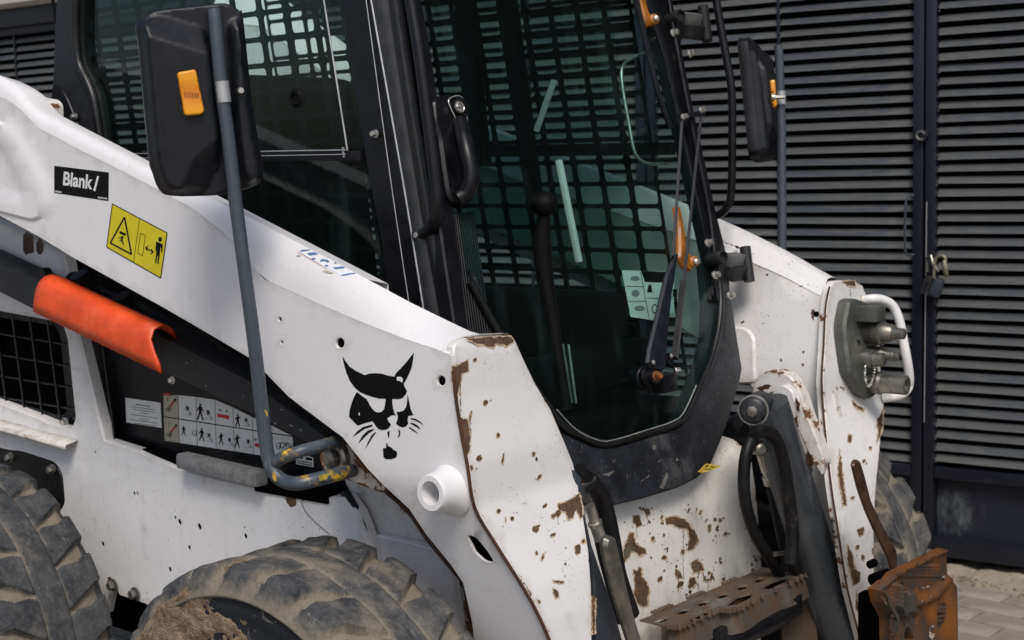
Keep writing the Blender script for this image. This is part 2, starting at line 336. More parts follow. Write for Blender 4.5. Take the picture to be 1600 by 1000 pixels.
def link_split(name, mb, mats, parent=None, **kw):
    # one object for every separate piece
    n = len(mb.v); par = list(range(n))
    def find(a):
        while par[a] != a: par[a] = par[par[a]]; a = par[a]
        return a
    for f in mb.f:
        for i in f[1:]: par[find(i)] = find(f[0])
    groups = {}
    for i in range(n): groups.setdefault(find(i), []).append(i)
    G = []
    for g in groups.values():
        lo = [min(mb.v[i][k] for i in g) - .002 for k in range(3)]; hi = [max(mb.v[i][k] for i in g) + .002 for k in range(3)]; cur = [set(g), lo, hi]; again = True
        while again:
            again = False
            for h in G:
                if all(cur[1][k] <= h[2][k] and h[1][k] <= cur[2][k] for k in range(3)):
                    cur = [cur[0] | h[0], [min(cur[1][k], h[1][k]) for k in range(3)], [max(cur[2][k], h[2][k]) for k in range(3)]]; G.remove(h); again = True; break
        G.append(cur)
    out = []
    for g, _, _ in G:
        m2 = MB(); ix = {}
        for i in sorted(g): ix[i] = len(m2.v); m2.v.append(mb.v[i])
        for f, mi in zip(mb.f, mb.m):
            if f[0] in g: m2.f.append([ix[i] for i in f]); m2.m.append(mi)
        for k, vals in mb.at.items(): m2.at[k] = [vals[i] if i < len(vals) else 0.0 for i in sorted(g)]
        out.append(link(name, m2, mats, parent, **kw))
    return out
WM = {}
def wloc(o): return WM.get(o.name, Vector(o.location))
def parent_to(o, p):
    wl = Vector(o.location); WM[o.name] = wl; pl = wloc(p); o.parent = p; o.location = wl - pl
def thing(name, label, cat, loc, group=None):
    o = bpy.data.objects.new(name, None); COL.objects.link(o); o.location = loc; WM[o.name] = Vector(loc); o.empty_display_size = .2
    o['label'] = label; o['category'] = cat
    if group: o['group'] = group
    return o
def tag(o, label, cat, group=None):
    o['label'] = label; o['category'] = cat
    if group: o['group'] = group
    return o
def mirrored(o, parent, name=None):                # the same part on the machine's other side
    me = o.data.copy(); co = np.empty(len(me.vertices) * 3); me.vertices.foreach_get('co', co); co = co.reshape(-1, 3); co[:, 1] *= -1; me.vertices.foreach_set('co', co.ravel()); me.flip_normals()
    q = bpy.data.objects.new(name or o.name.split('.')[0], me); COL.objects.link(q); wl = wloc(o); q.location = (wl.x, my(wl.y), wl.z)
    for md in o.modifiers:
        m2 = q.modifiers.new(md.name, md.type)
        if md.type == 'SOLIDIFY': m2.thickness = md.thickness; m2.offset = 0
    if parent is not None: parent_to(q, parent)
    return q

def spline(pts, n=6, closed=False):
    pts = [np.array(p, float) for p in pts]; out = []; L = len(pts); rng = range(L) if closed else range(L - 1)
    for i in rng:
        p0 = pts[(i - 1) % L] if (closed or i > 0) else pts[i]; p1 = pts[i]; p2 = pts[(i + 1) % L]; p3 = pts[(i + 2) % L] if (closed or i + 2 < L) else p2
        for k in range(n):
            t = k / n; out.append(.5 * (2 * p1 + (p2 - p0) * t + (2 * p0 - 5 * p1 + 4 * p2 - p3) * t * t + (3 * p1 - p0 - 3 * p2 + p3) * t ** 3))
    if not closed: out.append(pts[-1])
    return [tuple(p) for p in out]
def rounded(pts, r, n=4):
    out = []; L = len(pts)
    for i in range(L):
        p = np.array(pts[i], float); a = np.array(pts[i - 1], float) - p; b = np.array(pts[(i + 1) % L], float) - p
        la, lb = np.linalg.norm(a), np.linalg.norm(b); q = min(r, la * .45, lb * .45)
        A, B = p + a / la * q, p + b / lb * q
        for k in range(n + 1):
            t = k / n; out.append(tuple((1 - t) ** 2 * A + 2 * t * (1 - t) * p + t * t * B))
    return out
def circ(x, y, rx, ry=None, n=18, rot=0):
    ry = ry or rx; c, s_ = math.cos(rot), math.sin(rot)
    return [(x + rx * math.cos(k * 2 * math.pi / n) * c - ry * math.sin(k * 2 * math.pi / n) * s_, y + rx * math.cos(k * 2 * math.pi / n) * s_ + ry * math.sin(k * 2 * math.pi / n) * c) for k in range(n)]
def dens(pts, step):
    out = []; L = len(pts)
    for i in range(L):
        a, b = np.array(pts[i], float), np.array(pts[(i + 1) % L], float); d = np.linalg.norm(b - a); k = max(1, int(d / step))
        for j in range(k): out.append(tuple(a + (b - a) * j / k))
    return out
def inside(P, poly):
    poly = np.array(poly); x, y = P[:, 0], P[:, 1]; c = np.zeros(len(P), bool); j = len(poly) - 1
    for i in range(len(poly)):
        xi, yi = poly[i]; xj, yj = poly[j]
        if yi != yj: c ^= ((yi > y) != (yj > y)) & (x < (xj - xi) * (y - yi) / (yj - yi) + xi)
        j = i
    return c
def distpoly(P, poly, closed=True):
    poly = np.array(poly, float); d = np.full(len(P), 1e9); L = len(poly)
    for i in range(L if closed else L - 1):
        a, b = poly[i], poly[(i + 1) % L]; ab = b - a; t = np.clip(((P - a) @ ab) / max(1e-9, ab @ ab), 0, 1); d = np.minimum(d, np.linalg.norm(P - (a + t[:, None] * ab), axis=1))
    return d
def inset(pts, e):
    P = np.array(pts, float); a = np.roll(P, 1, 0); b = np.roll(P, -1, 0); t = b - a; t /= np.maximum(1e-9, np.linalg.norm(t, axis=1))[:, None]
    nn = np.stack([-t[:, 1], t[:, 0]], 1); area = np.sum(P[:, 0] * np.roll(P[:, 1], -1) - np.roll(P[:, 0], -1) * P[:, 1])
    return [tuple(q) for q in P + nn * e * (1 if area > 0 else -1)]
def cdt(loops, step, extra=()):
    outer = loops[0]; P = np.array(outer); lo, hi = P.min(0), P.max(0); pts = []; edges = []
    for lp in loops:
        o = len(pts); pts += list(lp); edges += [(o + i, o + (i + 1) % len(lp)) for i in range(len(lp))]
    for lp in extra:
        o = len(pts); pts += list(lp); edges += [(o + i, o + i + 1) for i in range(len(lp) - 1)]
    if step:
        gx, gy = np.meshgrid(np.arange(lo[0] + step / 2, hi[0], step), np.arange(lo[1] + step / 2, hi[1], step)); G = np.stack([gx.ravel(), gy.ravel()], 1)
        G[:, 0] += (np.round((G[:, 1] - lo[1]) / step) % 2) * step * .25
        k = inside(G, outer)
        for lp in loops[1:]: k &= ~inside(G, lp)
        G = G[k]
        if len(G):
            d = np.min([distpoly(G, lp) for lp in loops] + [distpoly(G, e, False) for e in extra], axis=0); pts += [tuple(g) for g in G[d > step * .4]]
    v, _, f, *_ = delaunay_2d_cdt([Vector(p) for p in pts], edges, [], 0, 1e-5)
    V = np.array([tuple(q) for q in v]); T = np.array([list(t) for t in f]); C = V[T].mean(1); k = inside(C, outer)
    for lp in loops[1:]: k &= ~inside(C, lp)
    return V, T[k]
def plate(name, outline, surf, thick, mat, parent=None, holes=(), step=24, ch=1.6, edge=14, relief=None, extra=(), mb=None, **kw):
    """a plate cut along an outline (in the 2-D coordinates of surf), its rim chamfered, with real thickness"""
    own = mb is None; mb = mb or MB(); tv = thick if callable(thick) else (lambda p, t=Vector(thick): t)
    dn = lambda l: dens(l, step * .8 if step else 60)
    outs = [dn(outline)] + [dn(h) for h in holes]
    fr = [inset(outs[0], ch)] + [inset(h, -ch) for h in outs[1:]] if ch else outs
    V, T = cdt(fr, step, extra)
    de = np.min([distpoly(V, lp) for lp in outs], axis=0); ed = np.clip(1 - (de - ch) / edge, 0, 1)
    f3 = []
    for i, (a, b) in enumerate(V):
        p = surf(a, b)
        if relief: p = p - tv(p).normalized() * relief(a, b)
        f3.append(p)
    o = mb.add(f3, [tuple(t) for t in T]); base = mb.at.setdefault('edge', []); base += [0.0] * (o - len(base)); base += list(ed)
    for lp, fl in zip(outs, fr):
        A = [surf(*p) for p in fl]; B = [surf(*p) for p in lp]; n = len(lp)
        if relief: A = [q - tv(q).normalized() * relief(*p) for q, p in zip(A, fl)]
        sc = (A[0] - B[0]).length if ch else 0
        B1 = [q + tv(q).normalized() * sc for q in B]; B2 = [q + tv(q) for q in B]
        rings = ([A, B1, B2] if ch else [B, B2])
        o = len(mb.v); mb.v += [q for r_ in rings for q in r_]; base += [1.0] * (n * len(rings))
        for k in range(len(rings) - 1):
            for i in range(n):
                j = (i + 1) % n; mb.f.append([o + k * n + i, o + k * n + j, o + (k + 1) * n + j, o + (k + 1) * n + i]); mb.m.append(0)
    # back
    V2, T2 = cdt(outs, 0); b3 = [surf(*p) for p in V2]; b3 = [q + tv(q) for q in b3]; mb.add(b3, [tuple(reversed(t)) for t in T2]); base += [0.0] * (len(mb.v) - len(base))
    if not own: return mb
    bm_merge(mb)
    return link(name, mb, mat, parent, **kw)
def bm_merge(mb, eps=1e-5):
    key = {}; new = []; mp = []; at = {k: [] for k in mb.at}
    for i, v in enumerate(mb.v):
        k = (round(v.x / eps / 5), round(v.y / eps / 5), round(v.z / eps / 5))
        if k not in key:
            key[k] = len(new); new.append(v)
            for a in at: at[a].append(mb.at[a][i] if i < len(mb.at[a]) else 0.0)
        mp.append(key[k])
    fs, ms = [], []
    for f, m in zip(mb.f, mb.m):
        g = [mp[i] for i in f]; h = [g[i] for i in range(len(g)) if g[i] != g[i - 1]]
        if len(set(h)) == len(h) and len(h) > 2: fs.append(h); ms.append(m)
    mb.v, mb.f, mb.m, mb.at = new, fs, ms, at
def ragged(pts, amp=1.6, step=3.0, seed=0):
    out = []
    for i, (x, y) in enumerate(dens(pts, step)):
        out.append((x + amp * noise.noise(Vector((x * .31, y * .31, seed))) * 1.6, y + amp * noise.noise(Vector((x * .31, y * .31, seed + 9.7))) * 1.6))
    return out
def print_on(name, items, surf, parent, mats, **kw):
    """flat print: items = (2-D polygon, material index, layer)"""
    mb = MB()
    for poly, mi, lay in items:
        tr = tessellate_polygon([[Vector((a, b, 0)) for a, b in poly]])
        pl = dens(poly, 14) if len(poly) < 6 else poly
        tr = tessellate_polygon([[Vector((a, b, 0)) for a, b in pl]])
        mb.add([surf(a, b, .0006 + .0004 * lay) for a, b in pl], [tuple(t) for t in tr], mi)
    return link(name, mb, mats, parent, smooth=False, **kw)
_fonts = {}
def text2d(body, bold=.02):
    cu = bpy.data.curves.new('lettering', 'FONT'); cu.body = body; cu.offset = bold; ob = bpy.data.objects.new('lettering', cu); COL.objects.link(ob)
    bpy.context.view_layer.update(); me = ob.evaluated_get(bpy.context.evaluated_depsgraph_get()).to_mesh()
    v = [(q.co.x, q.co.y) for q in me.vertices]; f = [list(p.vertices) for p in me.polygons]
    bpy.data.objects.remove(ob); bpy.data.curves.remove(cu)
    a = np.array(v); lo, hi = a.min(0), a.max(0); a = (a - lo) / (hi - lo); return a, f
def put_text(mb, body, quad, surf, mi, lay=2, bold=.02):
    a, f = text2d(body, bold); q = [np.array(p, float) for p in quad]     # quad: bl, br, tr, tl
    mb.add([surf(*((1 - u) * (1 - t) * q[0] + u * (1 - t) * q[1] + u * t * q[2] + (1 - u) * t * q[3]), .0006 + .0004 * lay) for u, t in a], f, mi)

# ================================================================== THE SETTING
pave = None
def build_ground():
    global pave
    mb = MB(); S = 60
    mb.add([(-S, -S, 0), (S, -S, 0), (S, S, 0), (-S, S, 0)], [(0, 1, 2, 3)])
    pave = link('pavement', mb, 'ground', smooth=False); pave['kind'] = 'structure'
    ang = math.radians(-2.0); ca, sa = math.cos(ang), math.sin(ang)
    bm = MB(); bm.box((0, 0, 0), .233, .113, .03, ch=.006); src = None; cnt = 0
    o0 = np.array([.55, 1.15])
    for j in range(10):
        for i in range(-1, 10):
            u = i * .24 + (j % 2) * .12; v = j * .12
            x = o0[0] + u * ca - v * sa; y = o0[1] + u * sa + v * ca
            if src is None:
                src = link('paver', bm, 'paver', pave); o = src
            else:
                o = src.copy(); COL.objects.link(o); o.name = 'paver'; o.parent = pave
            o.location = (x, y, .004 + random.uniform(-.002, .003)); o.rotation_euler = (random.uniform(-.012, .012), random.uniform(-.012, .012), ang + random.uniform(-.012, .012))
build_ground()
# gate frame
GX = Vector(tuple(R @ nrm([3300, 170, -2250]))); GX.z = 0; GX.normalize(); GN = Vector((GX.y, -GX.x, 0))
G0 = onZ(1480, 868, .06); GZ = Vector((0, 0, 1))
def onG(px, py, off=0): return onP(px, py, G0 + GN * off, GN)
def gs(p): return (p - G0).dot(GX)
def gp(s, z, off=0): return G0 + GX * s + GN * off + GZ * (z - G0.z)
GR = Matrix((GX, -GN, GZ)).transposed()
zA, zB = onG(1330, 22.2).z, onG(1330, 396.3).z; PITCH = (zA - zB) / 20.0
sPost = gs(onG(1446.5, 400)); sB1a, sB1b = gs(onG(1219, 200)), gs(onG(1427.5, 200)); LW = sB1b - sB1a + .03
Z_LOUV0 = onG(1520, 733).z; Z_TOP = onG(40, 58).z; Z_RAIL = onG(40, 22).z
def slat_mesh(L):
    mb = MB(); h, t, dp = .0245, .0018, .016
    p = [(0, 0), (-t, .001), (-dp - t, h + .001), (-dp, h)]           # (out of gate, up)
    vs = [Vector((a, 0, 0)) * 0 + GX * (sx * L / 2) + GN * a + GZ * b for sx in (-1, 1) for a, b in p]
    mb.add(vs, [(0, 1, 2, 3), (7, 6, 5, 4)] + [(i, (i + 1) % 4, 4 + (i + 1) % 4, 4 + i) for i in range(4)]); return mb
def gate_leaf(s0, s1, label, full, phase, right=False):
    t = thing('gate_leaf', label, 'metal gate', gp((s0 + s1) / 2, 0), 'louvred metal gate leaves')
    ztop = Z_TOP + .02; st = .040; W = s1 - s0
    for a in (s0, s1 - st):
        mb = MB(); mb.box(gp(a + st / 2, (.06 + ztop) / 2, .0), st - .004, .05, ztop - .06, GR, ch=.003); link('stile', mb, 'gate', t)
    mb = MB(); mb.box(gp((s0 + s1) / 2, .095, 0), W - 2 * st, .05, .07, GR, ch=.003); link('bottom_rail', mb, 'gate', t)
    mb = MB(); mb.box(gp((s0 + s1) / 2, Z_LOUV0 - .022, 0), W - 2 * st, .046, .040, GR, ch=.004); link('middle_rail', mb, 'gate', t)
    mb = MB(); mb.box(gp((s0 + s1) / 2, ztop + .02, 0), W, .05, .05, GR, ch=.003); link('top_rail', mb, 'gate', t)
    zl, zh = .128, Z_LOUV0 - .045
    mb = MB(); mb.box(gp((s0 + s1) / 2, (zl + zh) / 2, -.018), W - 2 * st, .004, zh - zl, GR)
    if right:
        global SCUFF
        q = onG(1487, 805, -.018) - gp((s0 + s1) / 2, (zl + zh) / 2, -.018); SCUFF = (q.x, q.y, q.z * 1.2); M['scuffed'] = scuff_mat()
    link('lower_panel', mb, 'scuffed' if right else 'gate', t)
    mb = MB(); mb.box(gp((s0 + s1) / 2, (Z_LOUV0 + ztop) / 2, -.075), W - .01, .004, ztop - Z_LOUV0, GR); link('shade_sheet', mb, 'void', t)  # near-black sheet puts the shade behind the slats into colour
    sm = (s0 + s1) / 2 - (.0 if not right else -.35); mb = MB(); mb.box(gp(sm, (Z_LOUV0 + ztop) / 2, .002), .010, .012, ztop - Z_LOUV0, GR)
    beads = MB(); n = int((ztop - Z_LOUV0) / PITCH)
    link('mullion', mb, 'gate', t)
    banks = [(s0 + st, sm - .005), (sm + .005, s1 - st)]; src = None; stuff = MB()
    for bi, (a, b) in enumerate(banks):
        sl_ = None
        for k in range(n):
            z = Z_LOUV0 + .004 + k * PITCH + phase
            if z + .03 > ztop: break
            j = random.uniform(-.0012, .0012); loc = gp((a + b) / 2, z + j, .004 + random.uniform(-.001, .001))
            if not full and z < 1.15:
                m_ = slat_mesh(b - a); o_ = len(stuff.v); stuff.v += [loc + v for v in m_.v]; stuff.f += [[i + o_ for i in f] for f in m_.f]; stuff.m += m_.m; continue
            if sl_ is None:
                m_ = slat_mesh(b - a); me = bpy.data.meshes.new('slat'); me.from_pydata([tuple(v) for v in m_.v], [], m_.f); me.materials.append(M['slat'])
                bmm = bmesh.new(); bmm.from_mesh(me); bmesh.ops.recalc_face_normals(bmm, faces=bmm.faces); bmm.to_mesh(me); bmm.free(); sl_ = me
            o = bpy.data.objects.new('slat', sl_); COL.objects.link(o); o.location = loc; parent_to(o, t)
            o.rotation_euler = (random.uniform(-.07, .07), random.uniform(-.003, .003), random.uniform(-.002, .002))
    if full:
        for s_ in ([s0 + st, sm + .006, s1 - st] if not right else [s0 + st]):
            for k in range(n):
                z = Z_LOUV0 + .004 + k * PITCH + phase + random.uniform(-.004, .004)
                for q in range(2): beads.lathe(gp(s_ + random.uniform(-.002, .004), z + q * .012 + random.uniform(-.003, .003), .008), GN, [(0, .003), (.002, .0035), (.004, .0018)], 6)
        w_ = link('weld_beads', beads, 'silver_w' if 'silver_w' in M else 'gate', t); w_['kind'] = 'stuff'
    if stuff.v: q = link('louvre_bank', stuff, 'slat', t, smooth=False); q['kind'] = 'stuff'
    return t
M['silver_w'] = simple('weld_spatter', (.10, .11, .125), .4, metal=.3, var=.5, scale=200)
g1 = gate_leaf(sPost + .002, sPost + 1.05, 'right leaf of dark louvred gate, its scuffed lower panel beside the rusty plate', True, .012, True)
sL = sB1a - (sB1b - sB1a) - .03
g2 = gate_leaf(sL - .02, sPost - .002, 'middle leaf of dark louvred gate behind the far mirror, with wire pull handle', True, 0.0)
Wl = (sPost - .002) - (sL - .02); sE = sL - .02; k = 0
labs = ['dark louvred gate leaf seen through the cab door glass', 'dark louvred gate leaf hidden behind the cab side window', 'dark louvred gate leaf behind the rear of the cab', 'dark louvred gate leaf seen at the top left behind the lift arm']
while sE > gs(onG(-160, 100)) and k < 6:
    gate_leaf(sE - .006 - Wl, sE - .006, labs[k] if k < 4 else 'dark louvred gate leaf farthest left, mostly outside the picture', False, .004 * k); sE -= Wl + .006; k += 1
GEND = sE
mb = MB(); mb.box(gp(sPost + 3.25, 1.2, -.03), 4.36, .12, 2.4, GR, ch=.01); tag(link('added_side_wall', mb, 'upper'), 'unseen dark wall added right of the gate to darken glass reflections', 'wall')  # out of view, added so the door glass reflects a plain dark surface
# header above gate and the beam and added wall over it
mb = MB(); mb.box(gp((GEND + sPost + 5.4) / 2, (Z_TOP + .07 + Z_RAIL) / 2 + .02, .012), sPost + 5.4 - GEND, .09, Z_RAIL - Z_TOP, GR, ch=.004)
hd = tag(link('gate_header', mb, 'gate'), 'dark blue steel header beam running above the louvred gate', 'beam')
mb = MB(); mb.box(gp((GEND + sPost - 1.4) / 2, Z_RAIL + .16, .0), sPost - 1.4 - GEND, .30, .26, GR, ch=.06)
wl = tag(link('lintel', mb, 'pale_wall'), 'pale rounded concrete beam above the gate header at top left', 'beam')
mb = MB(); mb.box(gp((GEND + sPost + 5.4) / 2, Z_RAIL + 2.13, -.13), sPost + 5.4 - GEND, .24, 4.2, GR); tag(link('added_upper_wall', mb, 'upper'), 'unseen dark wall added above the concrete beam to darken glass reflections', 'wall')  # out of view, added to darken what the cab glass reflects
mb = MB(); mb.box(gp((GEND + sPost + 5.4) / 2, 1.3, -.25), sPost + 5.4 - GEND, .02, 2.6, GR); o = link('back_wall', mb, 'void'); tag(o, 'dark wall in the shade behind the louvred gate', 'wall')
# pull handle, hasp, padlocks
mb = MB(); hp = [onG(1428, 305, .03), onG(1420, 306, .045), onG(1415.5, 313, .05), onG(1414, 350, .05), onG(1414, 390, .05), onG(1417, 399, .045), onG(1428, 398, .03)]
mb.tube(hp, .0042, 8); link('pull_handle', mb, 'polegrey', g2)
mb = MB(); c = onG(1441, 212, .03); mb.lathe(c, GN, [(0, .022), (.012, .022), (.014, .012), (.014, .002)], 16); mb.tube([c + GN * .016 + Vector((math.cos(a) * GX.x, math.cos(a) * GX.y, math.sin(a))) * .014 for a in np.linspace(.4, 5.4, 12)], .005, 8, mi=1)
link('lock_escutcheon', mb, ['gate', 'dullsteel'], g2)
mb = MB(); mb.tube([onG(1448, 315, .027), onG(1447, 400, .029), onG(1446, 470, .027), onG(1444, 660, .027)], .0016, 6); link('seam_bead', mb, 'silver', g1)
mb = MB(); mb.tube([onG(1449, 425, .03), onG(1449, 402, .035), onG(1455, 400, .05), onG(1458, 412, .06), onG(1466, 424, .055)], .006, 8); link('hasp_staple', mb, 'dullsteel', g1)
mb = MB(); pa, pb = onG(1450, 440, .06), onG(1463, 462, .06); ax = (pb - pa); up = ax.normalized()
cpt = onG(1457, 447, .06); rr = Matrix.Rotation(math.radians(-18), 3, GN) @ GR
mb.tube([cpt + rr @ Vector((-.016, -.004, -.034)), cpt + rr @ Vector((-.016, -.004, .030))], .019, 18)
mb.box(cpt + rr @ Vector((.017, -.002, 0)), .034, .034, .066, rr, mi=2, ch=.009)
sh = [rr @ Vector(p) for p in spline([(-.004, 0, .02), (-.012, 0, .055), (-.020, 0, .085), (-.014, 0, .105), (.002, 0, .112), (.014, 0, .102), (.018, 0, .085)], 4)]
mb.tube([cpt + v for v in sh], .0058, 10, mi=1); mb.tube([cpt + rr @ Vector(p) for p in ((.012, -.01, .100), (.022, -.012, .085), (.032, -.01, .062), (.040, -.006, .048))], [.006, .011, .009, .005], 10, mi=1)
tag(link('padlock', mb, ['rim', 'brass', 'polegrey'], None), 'dark padlock hanging open from the staple on the gate seam', 'padlock')
# grit along the gate
def build_grit():
    mb = MB(); nx, ny = 150, 22; s0, s1 = sPost - 1.2, sPost + 1.6
    for j in range(ny):
        for i in range(nx):
            s_ = lerp(s0, s1, i / (nx - 1)); d = lerp(-.2, .24, j / (ny - 1)); e = max(0, 1 - abs(d - .0) / .23)
            z = .012 * e + (noise.noise(Vector((s_ * 14, d * 14, 0))) * .012 + noise.noise(Vector((s_ * 45, d * 45, 3))) * .006 + .006) * (e ** .6) - .003 * (1 - e)
            mb.v.append(gp(s_, z + .012 * (e > .02), d))
    mb.f = [[j * nx + i, j * nx + i + 1, (j + 1) * nx + i + 1, (j + 1) * nx + i] for j in range(ny - 1) for i in range(nx - 1)]; mb.m = [0] * len(mb.f)
    for _ in range(900):
        s_, d = random.uniform(s0, s1), random.gauss(.08, .09); r_ = random.uniform(.002, .006); p = gp(s_, .02 + r_ * .3, d)
        mb.box(p, r_ * 2, r_ * 1.6, r_ * 1.3, Matrix.Rotation(random.random() * 6, 3, 'Z') @ Matrix.Rotation(random.random(), 3, 'X'))
    o = link('grit', mb, 'grit', smooth=False); o['kind'] = 'stuff'; tag(o, 'sandy grit and small stones along the foot of the gate', 'grit')
build_grit()

# ================================================================== THE LOADER
LOADER = thing('skid_steer_loader', 'white skid steer loader with black glazed cab and muddy tyres parked before the gate', 'loader', (.1, MID, 0))
NY = Vector((0, 1, 0)); NX = Vector((-1, 0, 0))
# ---- lift arms
def arm_y(z): return -.65 if z > .96 else -.65 + .34 * (.96 - z)
def armS(px, py, off=0.0):
    p = onYf(px, py, lambda z: arm_y(z) - off); return p
TOPPX = [(-340, 10), (-200, 55), (-60, 100), (0, 118), (32, 135), (59, 169), (100, 191), (200, 243), (325, 306), (450, 371), (557, 427), (640, 472), (718, 510), (748, 524)]
CREASE = [(-340, 50), (-200, 95), (-60, 140), (0, 150), (30, 168), (60, 200), (120, 232), (200, 272), (300, 325), (360, 372), (410, 435), (480, 467), (569, 505), (639, 532), (690, 548), (706, 556)]
BOTPX = [(740, 1000), (737, 973), (723, 911), (704, 883), (667, 838), (639, 796), (597, 757), (574, 733), (535, 684), (476, 640), (450, 620), (414, 583), (388, 559), (298, 506), (253, 480), (112, 402), (60, 370), (0, 338), (-60, 310), (-200, 262), (-340, 215)]
FRONT = [(706, 556), (712, 620), (721, 677), (731, 728), (742, 793), (774, 849), (822, 925), (850, 979), (875, 1040)]
top_w = [onY(*p, {557: -.615, 640: -.602, 718: -.568, 748: -.552}.get(p[0], -.626)) for p in TOPPX]
cre_w = [onY(*p, -.65) for p in CREASE]
HOLES = [circ(531, 536, 6.5, 8, 14), circ(689, 595, 6.5, 8, 14), circ(437, 499, 2.6, 3.6, 10), circ(440, 535, 1.8, 2.8, 10), rounded([(729, 836), (742, 839), (760, 860), (772, 879), (758, 877), (742, 863)], 6), circ(672, 772, 19, 20, 20)]
ARM_OUT = CREASE + FRONT[1:] + [(800, 1040), (760, 1040)] + BOTPX
PAD = rounded([(-60, 170), (20, 195), (48, 235), (76, 288), (82, 318), (72, 338), (54, 347), (-60, 318)], 16)
PAD2 = rounded([(-60, 215), (8, 225), (30, 270), (42, 300), (34, 312), (-60, 290)], 10)
def armrelief(a, b):
    P = np.array([[a, b]]); h = 0.0
    if a < 110:
        i = inside(P, PAD)[0]; d = distpoly(P, PAD)[0]; h += .006 * min(1, d / 5) if i else 0
        i = inside(P, PAD2)[0]; d = distpoly(P, PAD2)[0]; h -= .004 * min(1, d / 5) if i else 0
    return h
arm = plate('lift_arm', ARM_OUT, armS, lambda p: NY * .005, 'white', LOADER, HOLES, step=17, ch=.9, edge=12, relief=armrelief, extra=[[p for p in q if p[0] > -50] for q in (PAD, PAD2, inset(PAD, 5), inset(PAD2, 5))])
plate('arm_inner_sheet', inset(ARM_OUT, 12), lambda a, b: onYf(a, b, lambda z: arm_y(z) + .035), lambda p: NY * .01, 'void', arm, (), step=60, ch=0)  # black sheet inside the near arm paints the shade behind its holes
plate('arm_back_wall', inset([p for p in ARM_OUT], 16), lambda a, b: onYf(a, b, lambda z: arm_y(z) + .05), lambda p: NY * .09, 'white', arm, (), step=60, ch=0)
# top bevel, inner wall
def resamp(pts, xs):
    xx = [p.x for p in pts]; return [Vector((x, np.interp(x, xx, [p.y for p in pts]), np.interp(x, xx, [p.z for p in pts]))) for x in xs]
xs = np.linspace(-.5, .985, 50)
T_, C_ = resamp(top_w, np.linspace(-.88, .993, 60)), resamp(cre_w, np.linspace(-.88, .995, 60))
mb = MB(); C2 = [c.copy() for c in C_]
def mixp(a, b, t): return a + (b - a) * t
for q in range(4): mb.strip([mixp(c, t, q / 4) + Vector((0, -.005 * math.sin(math.pi * q / 4), .005 * math.sin(math.pi * q / 4))) for c, t in zip(C_, T_)], [mixp(c, t, (q + 1) / 4) + Vector((0, -.005 * math.sin(math.pi * (q + 1) / 4), .005 * math.sin(math.pi * (q + 1) / 4))) for c, t in zip(C_, T_)])
TI = [t for t in T_ if t.x < .80]; mb.strip(TI, [t + Vector((0, .05, -.012)) for t in TI]); mb.strip([t + Vector((0, .05, -.012)) for t in TI], [t + Vector((0, .05, -.20)) for t in TI])
mb.at['edge'] = [0.0] * len(mb.v); bm_merge(mb)
link('arm_top', mb, 'white', arm)
from mathutils.bvhtree import BVHTree
BEV = BVHTree.FromPolygons([tuple(v) for v in mb.v], mb.f)
# front plate of the near arm: ruled along Y over the arm's front edge
prof = [armS(*p) for p in FRONT]; pz = np.array([p.z for p in prof])[::-1]; pxx = np.array([p.x for p in prof])[::-1]
def fx(z): return float(np.interp(z, pz, pxx)) if z < pz[-1] else float(pxx[-1] - .15 * (z - pz[-1]))
def frS(px, py, off=0.0): return onXf(px, py, lambda z: fx(z) + off + .0)
FP = [(709, 553), (709, 543), (714, 535), (733, 527), (754, 523), (796, 521), (806, 531), (822, 567), (838, 600), (862, 640), (887, 699), (897, 724), (904, 755), (906, 770), (912, 804), (921, 861), (925, 917), (926, 998), (930, 1040)] + [(a + 2.6, b) for a, b in FRONT[::-1][:-1]]
def fpr(a, b): return -.012 * max(0, 1 - (b - 523) / 14) ** 2
fplate = plate('arm_front_plate', FP, frS, lambda p: NX * .016, 'white_worn', arm, (), step=13, ch=2.0, edge=13, relief=fpr)
# rust chips on it
def chips(name, polys, surf, parent, off=.0006, mat='rust_chip', amp=1.8, halo=False):
    mb = MB(); rr_ = random.Random(len(polys))
    if halo:
        hb = MB(); extra = []
        for i, pl in enumerate(polys):
            A = np.array(pl); c = A.mean(0); sz_ = np.abs(A - c).max()
            g = [tuple(q) for q in np.array(inset(pl, -min(2.2, .5 + sz_ * .10)))]; g = [(a + .0, b + (1.2 if b > c[1] else 0)) for a, b in g]
            for _ in range((3 if sz_ < 8 else 7) if halo is True else rr_.randint(0, 1)):
                an, d = rr_.random() * 6.28, sz_ * (1.1 + 1.6 * rr_.random()); r_ = .5 + rr_.random() ** 2 * 1.6
                extra.append(circ(c[0] + math.cos(an) * d, c[1] + math.sin(an) * d * 1.3, r_, r_ * (1 + rr_.random()), 6))
            if sz_ > 5: extra.append([(c[0] - .5, c[1]), (c[0] + .6, c[1]), (c[0] + .5, c[1] + sz_ * 2.2 + 5), (c[0] - .1, c[1] + sz_ * 2.6 + 6)]) if rr_.random() < (.5 if halo is True else .2) else None
            g = ragged(g, amp * .8, 3, i * 1.7); tr = tessellate_polygon([[Vector((a, b, 0)) for a, b in g]]); hb.add([surf(a, b, off * .5) for a, b in g], [tuple(t) for t in tr])
        h = link('rust_halo', hb, 'rust_halo', parent, smooth=False); h['kind'] = 'stuff'
        ok = lambda p: all(np.isfinite(v) for v in surf(p[0], p[1], off))
        polys = list(polys) + [e for e in extra if e and ok(e[0])]
    for i, pl in enumerate(polys):
        pl = ragged(pl, amp, 2.6, i * 3.1); V = pl; tr = tessellate_polygon([[Vector((a, b, 0)) for a, b in V]]); mb.add([surf(a, b, off) for a, b in V], [tuple(t) for t in tr])
    o = link(name, mb, mat, parent, smooth=False); o['kind'] = 'stuff'; return o
